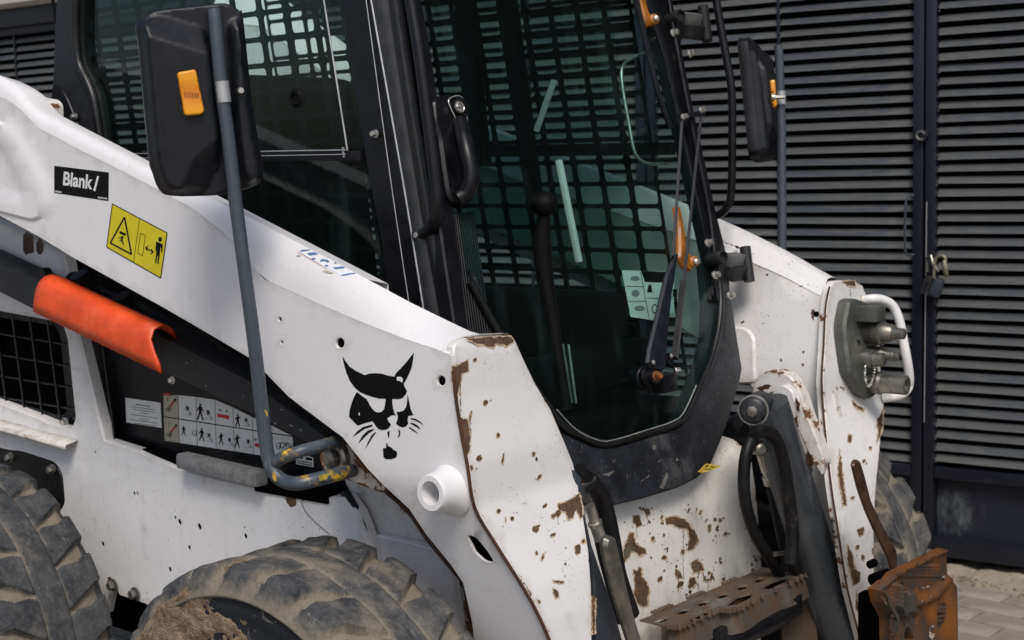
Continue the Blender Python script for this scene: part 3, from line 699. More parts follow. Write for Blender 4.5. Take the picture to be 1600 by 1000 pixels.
def blob(x, y, r, e=1.4): return circ(x, y, r, r * e, 9, random.random())
CH = [[(731, 531), (745, 528), (797, 526), (803, 532), (792, 540), (775, 536), (770, 543), (756, 538), (745, 537)],
      [(706, 573), (718, 571), (731, 562), (732, 580), (722, 584), (720, 590), (714, 620), (712, 625)],
      [(720, 652), (730, 655), (735, 680), (733, 705), (728, 712)],
      [(872, 788), (888, 783), (900, 775), (905, 770), (911, 800), (908, 812), (900, 795), (895, 808), (888, 812), (884, 800), (874, 797)],
      [(833, 823), (844, 820), (840, 831), (832, 830)], [(861, 835), (868, 833), (865, 838), (860, 838)], [(898, 852), (906, 851), (907, 864), (900, 866)],
      [(863, 907), (882, 909), (882, 911), (864, 909)], [(864, 918), (871, 924), (873, 933), (867, 935)], [(925, 930), (930, 935), (929, 990), (926, 990)],
      blob(759, 629, 3), blob(749, 716, 3.5), blob(736, 731, 3), blob(742, 562, 2.2), blob(834, 709, 2.2), blob(778, 680, 2.5), blob(872, 802, 4), blob(865, 806, 3), blob(912, 845, 3), blob(786, 717, 1.6, 5), blob(735, 650, 1.2, 7), blob(779, 798, 2.5), blob(800, 810, 2), blob(838, 864, 2), blob(848, 870, 2, 2.5), blob(842, 940, 1.6), blob(851, 790, 1.6, 3), blob(790, 812, 1, 4), blob(843, 745, 1.5, 3)]
chips('rust_chips', CH, lambda a, b, o: frS(a, b, o), fplate, halo='few')
# rusty seam along the fold
mb = MB(); mb.tube([armS(a - .5, b, .002) for a, b in spline([(708, 580), (714, 630), (722, 680), (731, 728), (742, 793), (774, 849), (822, 925), (850, 979), (870, 1030)], 4)], .0030, 8); link('rusted_weld_seam', mb, 'rust_dark', fplate)
# boss tube
mb = MB(); c = armS(688, 778); rp = armS(672, 772)
cax = (Vector((0, -1, .02))).normalized(); c0 = onYf(676, 772, arm_y)
pb0 = onY(672, 772, -.693)
mb.lathe(Vector((pb0.x, -.640, pb0.z)), cax, [(0, .048), (.012, .041), (.022, .036), (.042, .0325), (.050, .0315), (.053, .0295), (.053, .0205), (-.03, .020), (-.032, .001)], 36)
mb.at['edge'] = [0.0] * len(mb.v); link('pivot_boss', mb, 'white', arm)
# emblem
E5 = 5.2625
def ez(p): return zm(520, 540, E5, p)
EM = [[(78, 85), (105, 130), (140, 175), (195, 210), (262, 243), (300, 230), (345, 227), (400, 230), (450, 245), (505, 255), (520, 225), (560, 185), (610, 130), (640, 90), (668, 58), (660, 115), (648, 180), (625, 235), (600, 285), (583, 312), (590, 340), (610, 372), (600, 400), (570, 432), (540, 440), (490, 438), (438, 437), (380, 435), (320, 420), (262, 400), (220, 380), (180, 345), (140, 290), (110, 220), (88, 140)],
      [(198, 380), (240, 415), (278, 440), (300, 480), (320, 515), (345, 540), (370, 550), (400, 545), (420, 525), (428, 490), (436, 436), (488, 438), (490, 480), (495, 515), (505, 550), (518, 575), (500, 570), (470, 580), (447, 597), (455, 620), (478, 650), (462, 675), (440, 690), (410, 695), (380, 688), (355, 665), (340, 640), (325, 622), (270, 635), (205, 658), (170, 625), (133, 585), (138, 530), (155, 470), (175, 420)],
      [(615, 405), (625, 450), (640, 520), (662, 572), (620, 578), (615, 610), (620, 640), (600, 665), (570, 672), (540, 660), (520, 640), (532, 605), (535, 580), (523, 545), (550, 545), (580, 535), (600, 510), (610, 470)],
      [(160, 755), (200, 705), (250, 668), (325, 648), (322, 665), (260, 685), (210, 720)], [(208, 805), (240, 745), (285, 700), (338, 682), (338, 693), (295, 720), (250, 765)], [(265, 852), (290, 790), (320, 735), (352, 708), (355, 716), (325, 755), (298, 800)],
      [(638, 595), (680, 602), (720, 625), (750, 658), (715, 635), (675, 615), (638, 605)], [(637, 632), (670, 640), (700, 660), (724, 688), (690, 672), (640, 642)], [(627, 668), (665, 690), (702, 725), (665, 705), (627, 678)],
      [(447, 715), (465, 697), (466, 730), (460, 765), (452, 740)], [(537, 685), (555, 705), (552, 740), (533, 762), (542, 725)],
      [(440, 793), (455, 825), (490, 843), (495, 855), (525, 870), (530, 895), (520, 920), (480, 935), (430, 932), (415, 910), (412, 845), (438, 840)]]
items = [(ez(p), 0, 0) for p in EM] + [(ez([(525, 258), (560, 255), (578, 275), (570, 305), (550, 290), (527, 288)]), 1, 1), (ez([(213, 548), (222, 555), (220, 577), (212, 570)]), 1, 1)]
print_on('emblem', items, armS, arm, ['stick_black', 'white'], label='black animal head emblem on the white arm')
# stickers on the arm
def sz(p): return zm(70, 250, 5.262, p)
mb_items = [(sz([(77, 47), (526, 102), (523, 337), (77, 270)]), 0, 0)]
for a, b, wd in ((85, 250, 58), (437, 300, 82)):
    for q in range(int(wd / 6)): mb_items.append((sz([(a + q * 6, b + q * .9 + random.random() * 3), (a + q * 6 + 4, b + q * .9 + .6), (a + q * 6 + 4, b + 14 + q * .9), (a + q * 6, b + 13 + q * .9)]), 1, 1))
st1 = print_on('name_sticker', mb_items, armS, arm, ['stick_black', 'stick_white'], label='black sticker with white lettering')
mb = MB(); put_text(mb, 'Blank', sz([(148, 208), (390, 244), (398, 124), (157, 94)]), armS, 0, 2, .028); mb.poly([armS(a, b, .0014) for a, b in sz([(431, 130), (446, 134), (415, 257), (398, 252)])]); link('lettering', mb, 'stick_white', arm, smooth=False)
def ln(a, b, wd): 
    a, b = np.array(a, float), np.array(b, float); d = (b - a) / np.linalg.norm(b - a); n_ = np.array([-d[1], d[0]]) * wd / 2; return [tuple(a + n_), tuple(b + n_), tuple(b - n_), tuple(a - n_)]
Q = [(555, 360), (1005, 600), (952, 970), (508, 715)]
Y = [(sz(Q), 1, 0)] + [(sz(ln(Q[i], Q[(i + 1) % 4], 7)), 0, 1) for i in range(4)] + [(sz(ln((778, 487), (730, 838), 4)), 0, 1)]
Y += [(sz(ln(a, b, 13)), 0, 1) for a, b in (((655, 470), (538, 682)), ((538, 682), (712, 775)), ((712, 775), (655, 470)))]
Y += [(sz([(617, 582), (668, 605), (662, 625), (612, 602)]), 0, 1), (sz([(632, 622), (648, 630), (640, 655), (646, 680), (655, 712), (640, 690), (628, 665)]), 0, 1), (sz([(630, 630), (608, 640), (612, 648), (630, 642)]), 0, 1), (sz([(628, 650), (612, 668), (618, 670), (634, 658)]), 0, 1)]
Y += [(sz(ln(a, b, 4)), 0, 1) for a, b in (((786, 600), (826, 620)), ((826, 620), (804, 787)), ((804, 787), (764, 767)), ((764, 767), (786, 600)))]
Y += [(sz(ln((830, 722), (890, 757), 9)), 0, 1), (sz([(824, 720), (850, 703), (856, 709), (836, 722), (846, 744), (838, 747)]), 0, 1), (sz([(896, 760), (872, 775), (866, 768), (884, 757), (872, 734), (880, 730)]), 0, 1)]
Y += [(sz(circ(948, 652, 15, 20, 14)), 0, 1), (sz([(915, 668), (970, 692), (966, 760), (955, 756), (956, 720), (950, 718), (945, 780), (934, 858), (924, 854), (930, 790), (926, 785), (915, 850), (906, 846), (918, 740), (908, 752)]), 0, 1)]
print_on('warning_sticker', Y, armS, arm, ['stick_black', 'stick_yellow'], label='yellow crushing hazard warning sticker')
# peeled sticker on the bevel
bA, bB, bC = onY(410, 435, -.65), onY(639, 532, -.65), onY(557, 427, -.615); bn = (bB - bA).cross(bC - bA).normalized()
if bn.y > 0: bn = -bn
def bevS(px, py, off=0):
    d = Vector(ray(px, py)).normalized(); h = BEV.ray_cast(Vector(CAM), d)
    return h[0] - d * (off * 1.3 + .0004) if h[0] is not None else onP(px, py, bA + bn * (off + .004), bn)
def pz_(p): return zm(430, 370, 10.667, p)
PS = [([(400, 235), (620, 205), (1370, 600), (1100, 645), (1020, 590), (860, 520), (720, 430), (560, 345)], 0, 0), ([(400, 238), (450, 215), (600, 208), (560, 222), (440, 238)], 1, 1), ([(525, 270), (650, 255), (720, 283), (580, 305)], 1, 1), ([(590, 365), (640, 350), (680, 360), (650, 372), (650, 402)], 1, 1),
      ([(745, 390), (790, 370), (870, 380), (905, 410), (870, 420), (830, 400), (790, 398), (760, 410)], 1, 1), ([(980, 440), (1000, 420), (1050, 440)], 1, 1), ([(820, 480), (850, 465), (890, 475), (860, 500)], 1, 1), ([(960, 510), (1120, 490), (1165, 515), (1010, 535)], 1, 1), ([(1100, 635), (1200, 610), (1340, 597), (1330, 608), (1120, 645)], 1, 1),
      ([(350, 240), (370, 240), (620, 385), (860, 520), (850, 530), (590, 380)], 2, 1), ([(340, 315), (390, 300), (440, 315), (380, 325)], 3, 1), ([(780, 570), (860, 555), (975, 600), (930, 610), (860, 600)], 3, 1)]
print_on('peeling_sticker', [(dens(pz_(p), 3), a, b) for p, a, b in PS], bevS, arm, ['stick_pale', 'stick_blue', 'stick_pink', 'stick_tan'], label='worn blue and white peeling sticker')
# ---- far arm
def yin(z): return .66 if z > 1.2 else (.66 - .055 * (1.2 - z) / .22 if z > .98 else .605)
FF = [(1297, 448), (1291, 480), (1288, 540), (1285, 600), (1291, 680), (1300, 760), (1312, 840), (1325, 920), (1345, 1000), (1352, 1040)]
FFo = [(1366, 1040), (1363, 960), (1364, 860), (1370, 760), (1378, 680), (1383, 625), (1378, 600), (1376, 540), (1366, 490), (1356, 463), (1349, 446), (1338, 439), (1318, 438), (1303, 440)]
arm2 = plate('lift_arm', FF + FFo, frS, lambda p: NX * .016, 'white_worn', LOADER, (), step=13, ch=1.8, edge=12)
farfront = [frS(*p) for p in FF]
ztop = [(t.x, t.z) for t in resamp(top_w, np.linspace(-.85, farfront[0].x - .02, 40))]
ztop = [(-1.25, 2.08), (-.98, 2.04)] + [q for q in ztop if q[0] > -.52]
front = [(p.x - .004, p.z) for p in farfront]; bot = [onYf(*p, arm_y) for p in BOTPX]; bot = [(p.x, p.z) for p in bot if p.x < .93]
def bevd(x): return min(.095, .034 + .065 * max(0, 1.0 - x))
o2 = [(x * 1000, (z - bevd(x)) * 1000) for x, z in ztop] + [(x * 1000, z * 1000) for x, z in front + [(1.0, .40), (.93, .60)] + bot + [(-.75, 1.45), (-1.0, 1.6)]]
def finS(u, v, off=0): return Vector((u / 1000, yin(v / 1000) - off, v / 1000))
plate('arm_inner_sheet', o2, finS, lambda p: NY * .02, 'white_worn', arm2, [], step=40, ch=3, edge=18)
mb = MB(); ft = [Vector((x, yin(z) + .045 * min(1, bevd(x) / .07), z)) for x, z in ztop]
fc = [Vector((x, yin(z - bevd(x)) - .0015, z - bevd(x) - .002)) for x, z in ztop]
mb.strip(fc, ft)
for q in range(4):
    a0, a1 = q / 4, (q + 1) / 4; f_ = lambda p, a: Vector((p.x, p.y + .085 * a, p.z + .012 * math.sin(a * 2.2) - .05 * a * a))
    mb.strip([f_(p, a0) for p in ft], [f_(p, a1) for p in ft])
mb.strip([Vector((p.x, p.y + .085, p.z - .05)) for p in ft], [Vector((p.x, p.y + .085, p.z - .35)) for p in ft]); mb.at['edge'] = [0] * len(mb.v); bm_merge(mb); link('arm_top', mb, 'white_worn', arm2)
CHF = [[(1316, 440), (1337, 439), (1336, 447), (1326, 446)], [(1346, 462), (1352, 464), (1353, 478), (1348, 474)], [(1331, 625), (1338, 633), (1350, 638), (1350, 642), (1340, 638), (1333, 632)], [(1326, 678), (1331, 680), (1329, 692), (1325, 690)], [(1372, 655), (1380, 640), (1378, 670), (1372, 690)], [(1305, 605), (1308, 604), (1309, 610)], [(1316, 606), (1319, 606), (1319, 611)],
       [(1340, 827), (1350, 824), (1350, 834), (1343, 838)], [(1346, 866), (1351, 868), (1350, 876), (1346, 874)], blob(1333, 778, 2), blob(1340, 855, 2.5), blob(1350, 720, 2), blob(1360, 700, 2), blob(1344, 760, 1.5), [(1312, 700), (1316, 740), (1322, 790), (1318, 790), (1310, 740)], [(1325, 850), (1332, 870), (1340, 910), (1334, 915), (1326, 880)], [(1336, 890), (1344, 895), (1342, 908), (1336, 905)], [(1338, 920), (1342, 960), (1338, 950)]]
chips('rust_chips', CHF, lambda a, b, o: frS(a, b, o), arm2, halo='few')
mb = MB(); mb.tube([frS(a - 1, b, .001) for a, b in spline(FF, 4)], .0024, 6); link('rusted_weld_seam', mb, 'rust_dark', arm2)
def finP(px, py, off=0): return onYf(px, py, lambda z: yin(z) - off)
mb = MB(); mb.lathe(finP(1277, 491, -.004), (0, -1, 0), [(0, .007), (.0055, .007), (.0055, .001)], 16); link('bolt_hole', mb, 'void', arm2)
chips('rust_stains', [[(1268, 484), (1274, 484), (1272, 500), (1268, 497)], [(1248, 448), (1255, 444), (1252, 450)], blob(1220, 563, 1.6), blob(1255, 570, 1.6), blob(1256, 550, 1.5), blob(1160, 503, 1.5, 2), blob(1199, 430, 1.4), [(1125, 374), (1160, 388), (1180, 398), (1160, 392)], [(1268, 640), (1275, 660), (1276, 690), (1270, 665)], [(1262, 700), (1270, 720), (1266, 760), (1258, 730)]], finP, arm2, .001)
# pocket pressed into the far arm
plate('pressed_pocket', rounded([(1120, 508), (1166, 512), (1178, 526), (1180, 600), (1120, 600)], 10), lambda a, b: finP(a, b, .006), lambda p: NY * .02, 'white_chassis', arm2, [], step=14, ch=3)
# ---- chassis
CYS = -.50
def chS(px, py, off=0): return onY(px, py, CYS - off)
CHO = [(-340, 215), (-200, 262), (-60, 320), (0, 347), (100, 400), (112, 470), (122, 522), (140, 596), (152, 646), (163, 688), (211, 703), (280, 733), (340, 748), (400, 762), (493, 778), (538, 775), (557, 801), (569, 832), (575, 850), (590, 1040), (440, 1040), (225, 944), (186, 931), (172, 905), (160, 960), (-60, 960), (-340, 900)]
INTAKE = rounded([(-40, 480), (96, 505), (104, 530), (117, 655), (110, 668), (96, 668), (40, 645), (-40, 615)], 8)
def chrel(a, b):
    P = np.array([[a, b]]); L = [(60, 640), (95, 700), (120, 740), (150, 757), (168, 745), (172, 700)]; d = distpoly(P, L, False)[0]; return .004 * math.exp(-(d / 3.5) ** 2)
ch = plate('chassis_side', CHO, chS, (0, .03, 0), 'white_chassis', LOADER, [INTAKE], step=15, ch=2, edge=10, relief=chrel)
hl = [(210, 770, 2), (215, 770, 1.5), (281, 815, 3.5), (312, 822, 4), (384, 837, 3.2), (296, 855, 2.8), (266, 889, 3), (161, 849, 3), (274, 808, 2), (149, 706, 1.6), (115, 735, 2), (382, 824, 1.2)]
mb = MB()
for x, y, r_ in hl: mb.poly([chS(a, b, .0012) for a, b in circ(x, y, r_ * .55, r_ * 1.25, 10, -.35)])
o = link('chip_holes', mb, 'void', ch, smooth=False); o['kind'] = 'stuff'
chips('rust_chips', [[(444, 779), (452, 776), (462, 779), (463, 790), (456, 793), (450, 788)], [(470, 780), (476, 779), (474, 784)], blob(170, 905, 3), [(0, 668), (30, 672), (60, 680), (90, 684), (122, 692), (100, 690), (60, 685), (20, 678)]], chS, ch)
mb = MB(); mb.tube([chS(a, b, .001) for a, b in spline([(470, 783), (478, 800), (495, 818), (512, 832)], 5)], .0011, 6); link('weld_line', mb, 'hose_mark', ch)
# ledge under the intake
mb = MB(); A = [chS(a, b, 0) for a, b in ((-60, 640), (0, 656), (60, 672), (122, 688))]; mb.strip(A, [p + Vector((0, -.035, -.006)) for p in A]); mb.strip([p + Vector((0, -.035, -.006)) for p in A], [p + Vector((0, -.035, -.016)) for p in A]); mb.at['edge'] = [.55 if i % 3 else .1 for i in range(len(mb.v))]; link('ledge', mb, 'white_dirty', ch, solid=.004)
# intake screen
mb = MB()
for k in range(8): x = -30 + k * 27; mb.tube([onY(x - 8, 470, -.475), onY(x + 22, 700, -.475)], .0028, 6)
for k in range(6): y = 490 + k * 33; mb.tube([onY(-40, y - 8, -.472), onY(120, y + 18, -.472)], .0028, 6)
link('intake_screen', mb, 'black', ch)
plate('screen_frame', rounded([(-60, 470), (100, 498), (108, 525), (120, 662), (108, 674), (92, 672), (40, 652), (-60, 620)], 8), lambda a, b: onY(a, b, -.468), (0, .006, 0), 'black', ch, [rounded([(-70, 486), (88, 510), (94, 530), (104, 640), (96, 650), (40, 632), (-70, 600)], 8)], step=0, ch=1)
mb = MB(); 
for x, y in ((103, 660), (3, 640)): mb.hexbolt(onY(x, y, -.475), (0, -1, 0), .009, .012)
link_split('bolt', mb, 'steel', ch)
mb = MB(); mb.tube([onY(8, 510, -.40), onY(15, 590, -.40), onY(30, 650, -.40)], .012, 10); mb.tube([onY(-10, 560, -.38), onY(60, 640, -.36)], .006, 8); link_split('radiator_pipe', mb, 'steel', ch)
mb = MB(); mb.box((-.45, -.25, .95), .7, .02, .75); link('engine_bay', mb, 'void', ch)
# dark recess bracket behind rear tyre
plate('axle_bracket', rounded([(-40, 690), (12, 703), (30, 704), (85, 722), (96, 740), (100, 790), (60, 830), (-40, 800)], 10), lambda a, b: chS(a, b, .004), (0, .006, 0), 'rubber', ch, [], step=0, ch=1.5)
mb = MB(); 
for x, y in ((83, 733), (18, 714), (212, 927), (178, 914)): mb.hexbolt(chS(x, y, .006), (0, -1, 0), .009 if y < 800 else .011, .014)
link_split('bolt', mb, 'dullsteel', ch)
chips('red_marks', [[(36, 368), (42, 362), (52, 368), (53, 394), (40, 398), (36, 392)], circ(62, 385, 6, 13, 12)], chS, ch, .001, 'brown', .6)
# front frame in the shade of the arm
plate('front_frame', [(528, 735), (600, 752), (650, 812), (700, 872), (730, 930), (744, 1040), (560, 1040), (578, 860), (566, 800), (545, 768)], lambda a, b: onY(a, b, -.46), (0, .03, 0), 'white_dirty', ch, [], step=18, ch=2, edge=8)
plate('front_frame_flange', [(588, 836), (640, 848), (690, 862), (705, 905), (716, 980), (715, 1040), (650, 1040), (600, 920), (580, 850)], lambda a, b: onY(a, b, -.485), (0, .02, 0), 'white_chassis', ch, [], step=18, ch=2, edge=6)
mb = MB(); mb.tube([onY(a, b, -.49) for a, b in spline([(538, 768), (552, 790), (566, 820), (576, 850)], 4)], .009, 8); mb.tube([onY(a, b, -.475) for a, b in spline([(640, 862), (668, 872), (695, 885)], 4)], .003, 8); link_split('gap_shadow', mb, 'rubber', ch)  # black tubes draw the shadow line in the chassis gap
mb = MB(); mb.tube([onY(a, b, -.54) for a, b in spline([(585, 752), (600, 764), (640, 800), (669, 842), (707, 888), (727, 916), (740, 980), (744, 1040)], 4)], .0055, 8); link('arm_gap_shadow', mb, 'rust_dark', ch)  # dark tube paints the shadow gap between arm and frame
# body block below, so that the machine is closed
mb = MB(); mb.box((.12, MID, .62), 1.30, .90, .50); mb.box((-.75, MID, .95), .55, 1.0, 1.0); link('body_block', mb, 'void', LOADER)
# foam strip
mb = MB(); a, b = onY(284, 718, -.52), onY(410, 748, -.52); mb.bar(a, b, .035, .034, ch=.008); link('foam_strip', mb, 'foam', ch)
mb = MB(); a, b = onY(205, 703, -.47), onY(300, 730, -.47); mb.bar(a, b, .035, .03, ch=.004); mb.bar(onY(405, 755, -.49), onY(520, 775, -.49), .03, .03, ch=.004); link_split('black_edge_strip', mb, 'void', ch)
# ---- black side cover with decals, link bar, orange lock
CV = -.445
def cvS(px, py, off=0): return onY(px, py, CV - off)
cover = plate('side_cover', [(80, 370), (260, 470), (600, 745), (590, 800), (545, 790), (493, 790), (400, 772), (280, 745), (150, 700), (100, 500)], cvS, (0, .02, 0), 'black', LOADER, [], step=30, ch=1)
def dz(p): return zm(180, 590, 4.706, p)
def dl(t, r):                                   # point in the decal grid: t along, r 0 top row .. 1 mid .. 2 bottom
    x = lerp(358, 1305, t); m = 287 + (x - 358) * .1535
    return (x + (r - 1) * 6, m + (-157 if r < 1 else 176) * abs(r - 1))
DI = [(dz([(75, 148), (333, 185), (342, 370), (82, 330)]), 1, 0)]
for i, (y0, a_, b_) in enumerate([(182, 150, 255), (204, 122, 292), (222, 128, 290), (240, 180, 245), (262, 110, 320), (284, 180, 250), (300, 112, 310), (322, 140, 300)]):
    x = a_
    while x < b_:
        L = random.uniform(8, 22); x2 = min(b_, x + L); yy = y0 + (x - 75) * .145; DI.append((dz([(x, yy), (x2, yy + (x2 - x) * .145), (x2, yy + (x2 - x) * .145 + (7 if i == 0 else 4.5)), (x, yy + (7 if i == 0 else 4.5))]), 0, 1)); x = x2 + 4
# the picture panel: white sheet with cut upper corner
TOPL = [(355, 130), (460, 128), (595, 143), (735, 163), (870, 222), (1010, 292), (1155, 355), (1295, 425)]
DI.append((dz([dl(0, 1)] + TOPL + [dl(1, 1)]), 1, 0)); DI.append((dz([dl(0, 1), dl(1, 1), dl(1, 2), dl(0, 2)]), 1, 0)); DI.append((dz([(355, 130), (462, 130), dl(.113, 1), dl(.113, 2), dl(0, 2), dl(0, 1)]), 3, 1))
DI.append((dz(ln(dl(0, 1), dl(1, 1), 7)), 0, 2))
for t in (.113, .253, .40, .54, .69, .84):
    a = dl(t, 1); tx = a[0]; ty = np.interp(tx, [p[0] for p in TOPL], [p[1] for p in TOPL]); DI.append((dz(ln((tx - 4, ty + 2), a, 2.4)), 0, 2)); DI.append((dz(ln(a, dl(t, 2), 2.4)), 0, 2))
DI.append((dz([(355, 112), (408, 116), (408, 134), (355, 130)]), 2, 2))
def man(t, r, s=1.0, arms=0):
    x, y = dl(t, r); u = 26 * s; P = lambda pts: dz([(x + a * u, y + b * u + a * u * .15) for a, b in pts])
    DI.append((P(circ(0, -1.55, .26, .3, 10)), 0, 2)); DI.append((P([(-.3, -1.2), (.3, -1.2), (.85 if not arms else .9, -.1 if not arms else -1.3), (.7, 0 if not arms else -1.0), (.32, -.6), (.3, .2), (.75, 1.9), (.5, 1.95), (0, .4), (-.5, 1.95), (-.75, 1.9), (-.3, .2), (-.32, -.6), (-.7, 0), (-.85, -.1)]), 0, 2))
def machine(t, r, s=1.0):
    x, y = dl(t, r); u = 26 * s; P = lambda pts: dz([(x + a * u, y + b * u + a * u * .15) for a, b in pts])
    DI.append((P([(-.6, -1.1), (.5, -1.1), (.6, .2), (-.3, .3)]), 4, 2)); DI.append((P([(-.3, -.9), (.3, -.9), (.35, -.1), (-.1, 0)]), 0, 3)); DI.append((P(ln((-1.0, -.1), (1.3, 1.2), .16)), 4, 3)); DI.append((P(ln((-1.2, 1.55), (1.5, 1.6), .10)), 4, 3)); DI.append((P(circ(.9, 1.1, .34, .4, 10)), 4, 2)); DI.append((P(circ(.9, 1.1, .2, .26, 10)), 1, 3))
def fork(t, r):
    x, y = dl(t, r); DI.append((dz(ln((x - 22, y + 42), (x + 32, y - 36), 9)), 0, 2)); DI.append((dz(ln((x - 34, y + 34), (x - 12, y + 6), 5)), 0, 2)); DI.append((dz(ln((x - 12, y + 52), (x + 6, y + 22), 5)), 0, 2)); DI.append((dz(ln((x - 6, y + 10), (x + 26, y - 32), 15)), 2, 3)); DI.append((dz(circ(x + 34, y - 40, 9, 10, 10)), 0, 3)); DI.append((dz(ln((x - 20, y - 60), (x - 20, y - 30), 4)), 0, 2))
fork(.055, .42); fork(.055, 1.55)
for t, r, s in ((.185, .5, .9), (.345, .55, .95), (.64, .62, .8), (.345, 1.55, .85), (.505, 1.6, .75), (.65, 1.55, .85)): machine(t, r, s)
for t, r, s, a in ((.285, .5, 1.25, 0), (.575, .65, .95, 1), (.29, 1.5, 1.0, 0), (.44, 1.55, .9, 1), (.565, 1.55, 1.0, 1), (.15, 1.45, .75, 0)): man(t, r, s, a)
for t, r, L in ((.465, .55, 88), (.735, 1.6, 60)):
    x, y = dl(t, r); DI.append((dz([(x - L / 2, y - 20), (x + L / 2, y - 4), (x + L / 2 - 6, y + 24), (x - L / 2 - 3, y + 4)]), 2, 2)); DI.append((dz(circ(x - 25, y - 44, 9, 10, 10)), 4, 2)); DI.append((dz(circ(x + 22, y - 38, 9, 10, 10)), 4, 2))
for t, r in ((.235, 1.5), (.885, 1.5)):
    x, y = dl(t, r); DI.append((dz(circ(x, y, 17, 24, 12)), 0, 2)); DI.append((dz(circ(x, y, 13, 20, 12)), 1, 3)); DI.append((dz(ln((x - 12, y + 2), (x + 12, y + 6), 4)), 0, 4))
DI.append((dz([(1330, 560), (1455, 585), (1460, 660), (1330, 636)]), 1, 0)); DI.append((dz([(1352, 578), (1380, 583), (1380, 600), (1352, 595)]), 0, 1)); DI.append((dz([(1400, 584), (1446, 592), (1447, 612), (1400, 604)]), 0, 1)); DI.append((dz([(1336, 606), (1450, 628), (1450, 634), (1336, 612)]), 0, 1))
for k in range(11): x = 1340 + k * 10; DI.append((dz([(x, 619 + k * 2), (x + 6, 620 + k * 2), (x + 6, 634 + k * 2), (x, 632 + k * 2)]), 0, 1))
print_on('instruction_decals', DI, cvS, cover, ['stick_black', 'stick_white', 'stick_red', 'stick_tan', 'hose_mark'], label='white picture instruction decals')
mb = MB(); x, y = dl(.955, 1.55); put_text(mb, 'CPDd', dz([(1212, y + 6 - 12), (1298, y + 12), (1298, y - 38), (1212, y - 50)]), cvS, 0, 4, .0); link('lettering', mb, 'stick_black', cover, smooth=False)
LB = [(-300, 285), (-60, 380), (0, 408), (64, 437), (244, 519), (388, 590), (470, 650), (535, 697), (528, 722), (470, 690), (400, 652), (337, 623), (256, 584), (53, 487), (0, 460), (-60, 432), (-300, 330)]
def lbrel(a, b): return 0
link_bar = plate('lower_link', LB, lambda a, b: onY(a, b, -.585), (0, .06, 0), 'black_tex', LOADER, [], step=24, ch=4)
mb = MB(); mb.hexbolt(onY(270, 594, -.588), (0, -1, 0), .006, .008); link_split('bolt', mb, 'steel', link_bar)
chips('scuffs', [blob(292, 567, 1, 1), blob(300, 563, 1, 1), blob(322, 603, 1.2, .8), blob(405, 645, 2, .4), blob(440, 640, 2.2, .4), blob(380, 620, 1.5, .5), blob(430, 662, 2, .5), blob(455, 665, 3, .4), blob(415, 620, 1.2), blob(470, 672, 2.4, .5)], lambda a, b, o: onY(a, b, -.585 - o), link_bar, .001, 'hose_mark', .4)
# hoses / dark bits between arm and link
mb = MB()
for pts in ([(112, 430), (120, 440), (150, 455), (200, 475), (260, 510)], [(115, 445), (160, 470), (230, 490), (330, 545)], [(180, 470), (190, 500), (230, 515)]): mb.tube([onY(a, b, -.50) for a, b in spline(pts, 4)], .014, 10)
link('hose', mb, 'rubber', LOADER)
mb = MB(); mb.lathe(onY(76, 430, -.56), (0, -1, 0), [(0, .018), (.02, .018)], 16); mb.lathe(onY(130, 440, -.54), (0, -.6, 1), [(-.03, .022), (.02, .022)], 16); mb.lathe(onY(194, 475, -.54), (0, -.6, 1), [(-.03, .022), (.02, .022)], 16); link_split('hose_fitting', mb, 'rubber', LOADER)
# orange lock: a bent channel
LE = [(53, 487, -.645), (54, 470, -.645), (57, 452, -.645), (62, 441, -.642), (70, 433, -.632), (80, 430, -.612), (92, 432, -.59), (104, 437, -.57)]
RE = [(253, 583, -.645), (248, 565, -.645), (241, 548, -.645), (236, 530, -.642), (241, 515, -.632), (254, 508, -.612), (268, 514, -.59), (277, 528, -.57)]
mb = MB(); ns = 24; rows = []
for a, b in zip(LE, RE):
    A, B = onY(*a), onY(*b); rows.append([A + (B - A) * (i / ns) for i in range(ns + 1)])
for r0, r1 in zip(rows, rows[1:]): mb.strip(r0, r1)
bm_merge(mb); link('lift_arm_lock', mb, 'orange', LOADER, solid=.005, angle=60, label='bright orange steel lift arm lock')
# ---- pivot bracket at the front of the link
piv = plate('pivot_bracket', rounded([(497, 712), (510, 690), (530, 686), (548, 700), (575, 735), (605, 760), (600, 772), (560, 758), (530, 745), (505, 738)], 6), lambda a, b: onY(a, b, -.60), (0, .05, 0), 'white_dirty', LOADER, [], step=10, ch=1.5, edge=16)
mb = MB(); mb.lathe(onY(530, 714, -.60), (0, -1, 0), [(0, .030), (.012, .030), (.016, .026), (.016, .020), (.010, .019), (.010, .002)], 22); link('pivot_collar', mb, 'dullsteel', piv)
mb = MB(); mb.lathe(onY(530, 714, -.60), (-.1, -1, 0), [(.0, .017), (.024, .016), (.03, .010)], 8); link_split('pivot_pin', mb, 'dullsteel', piv)
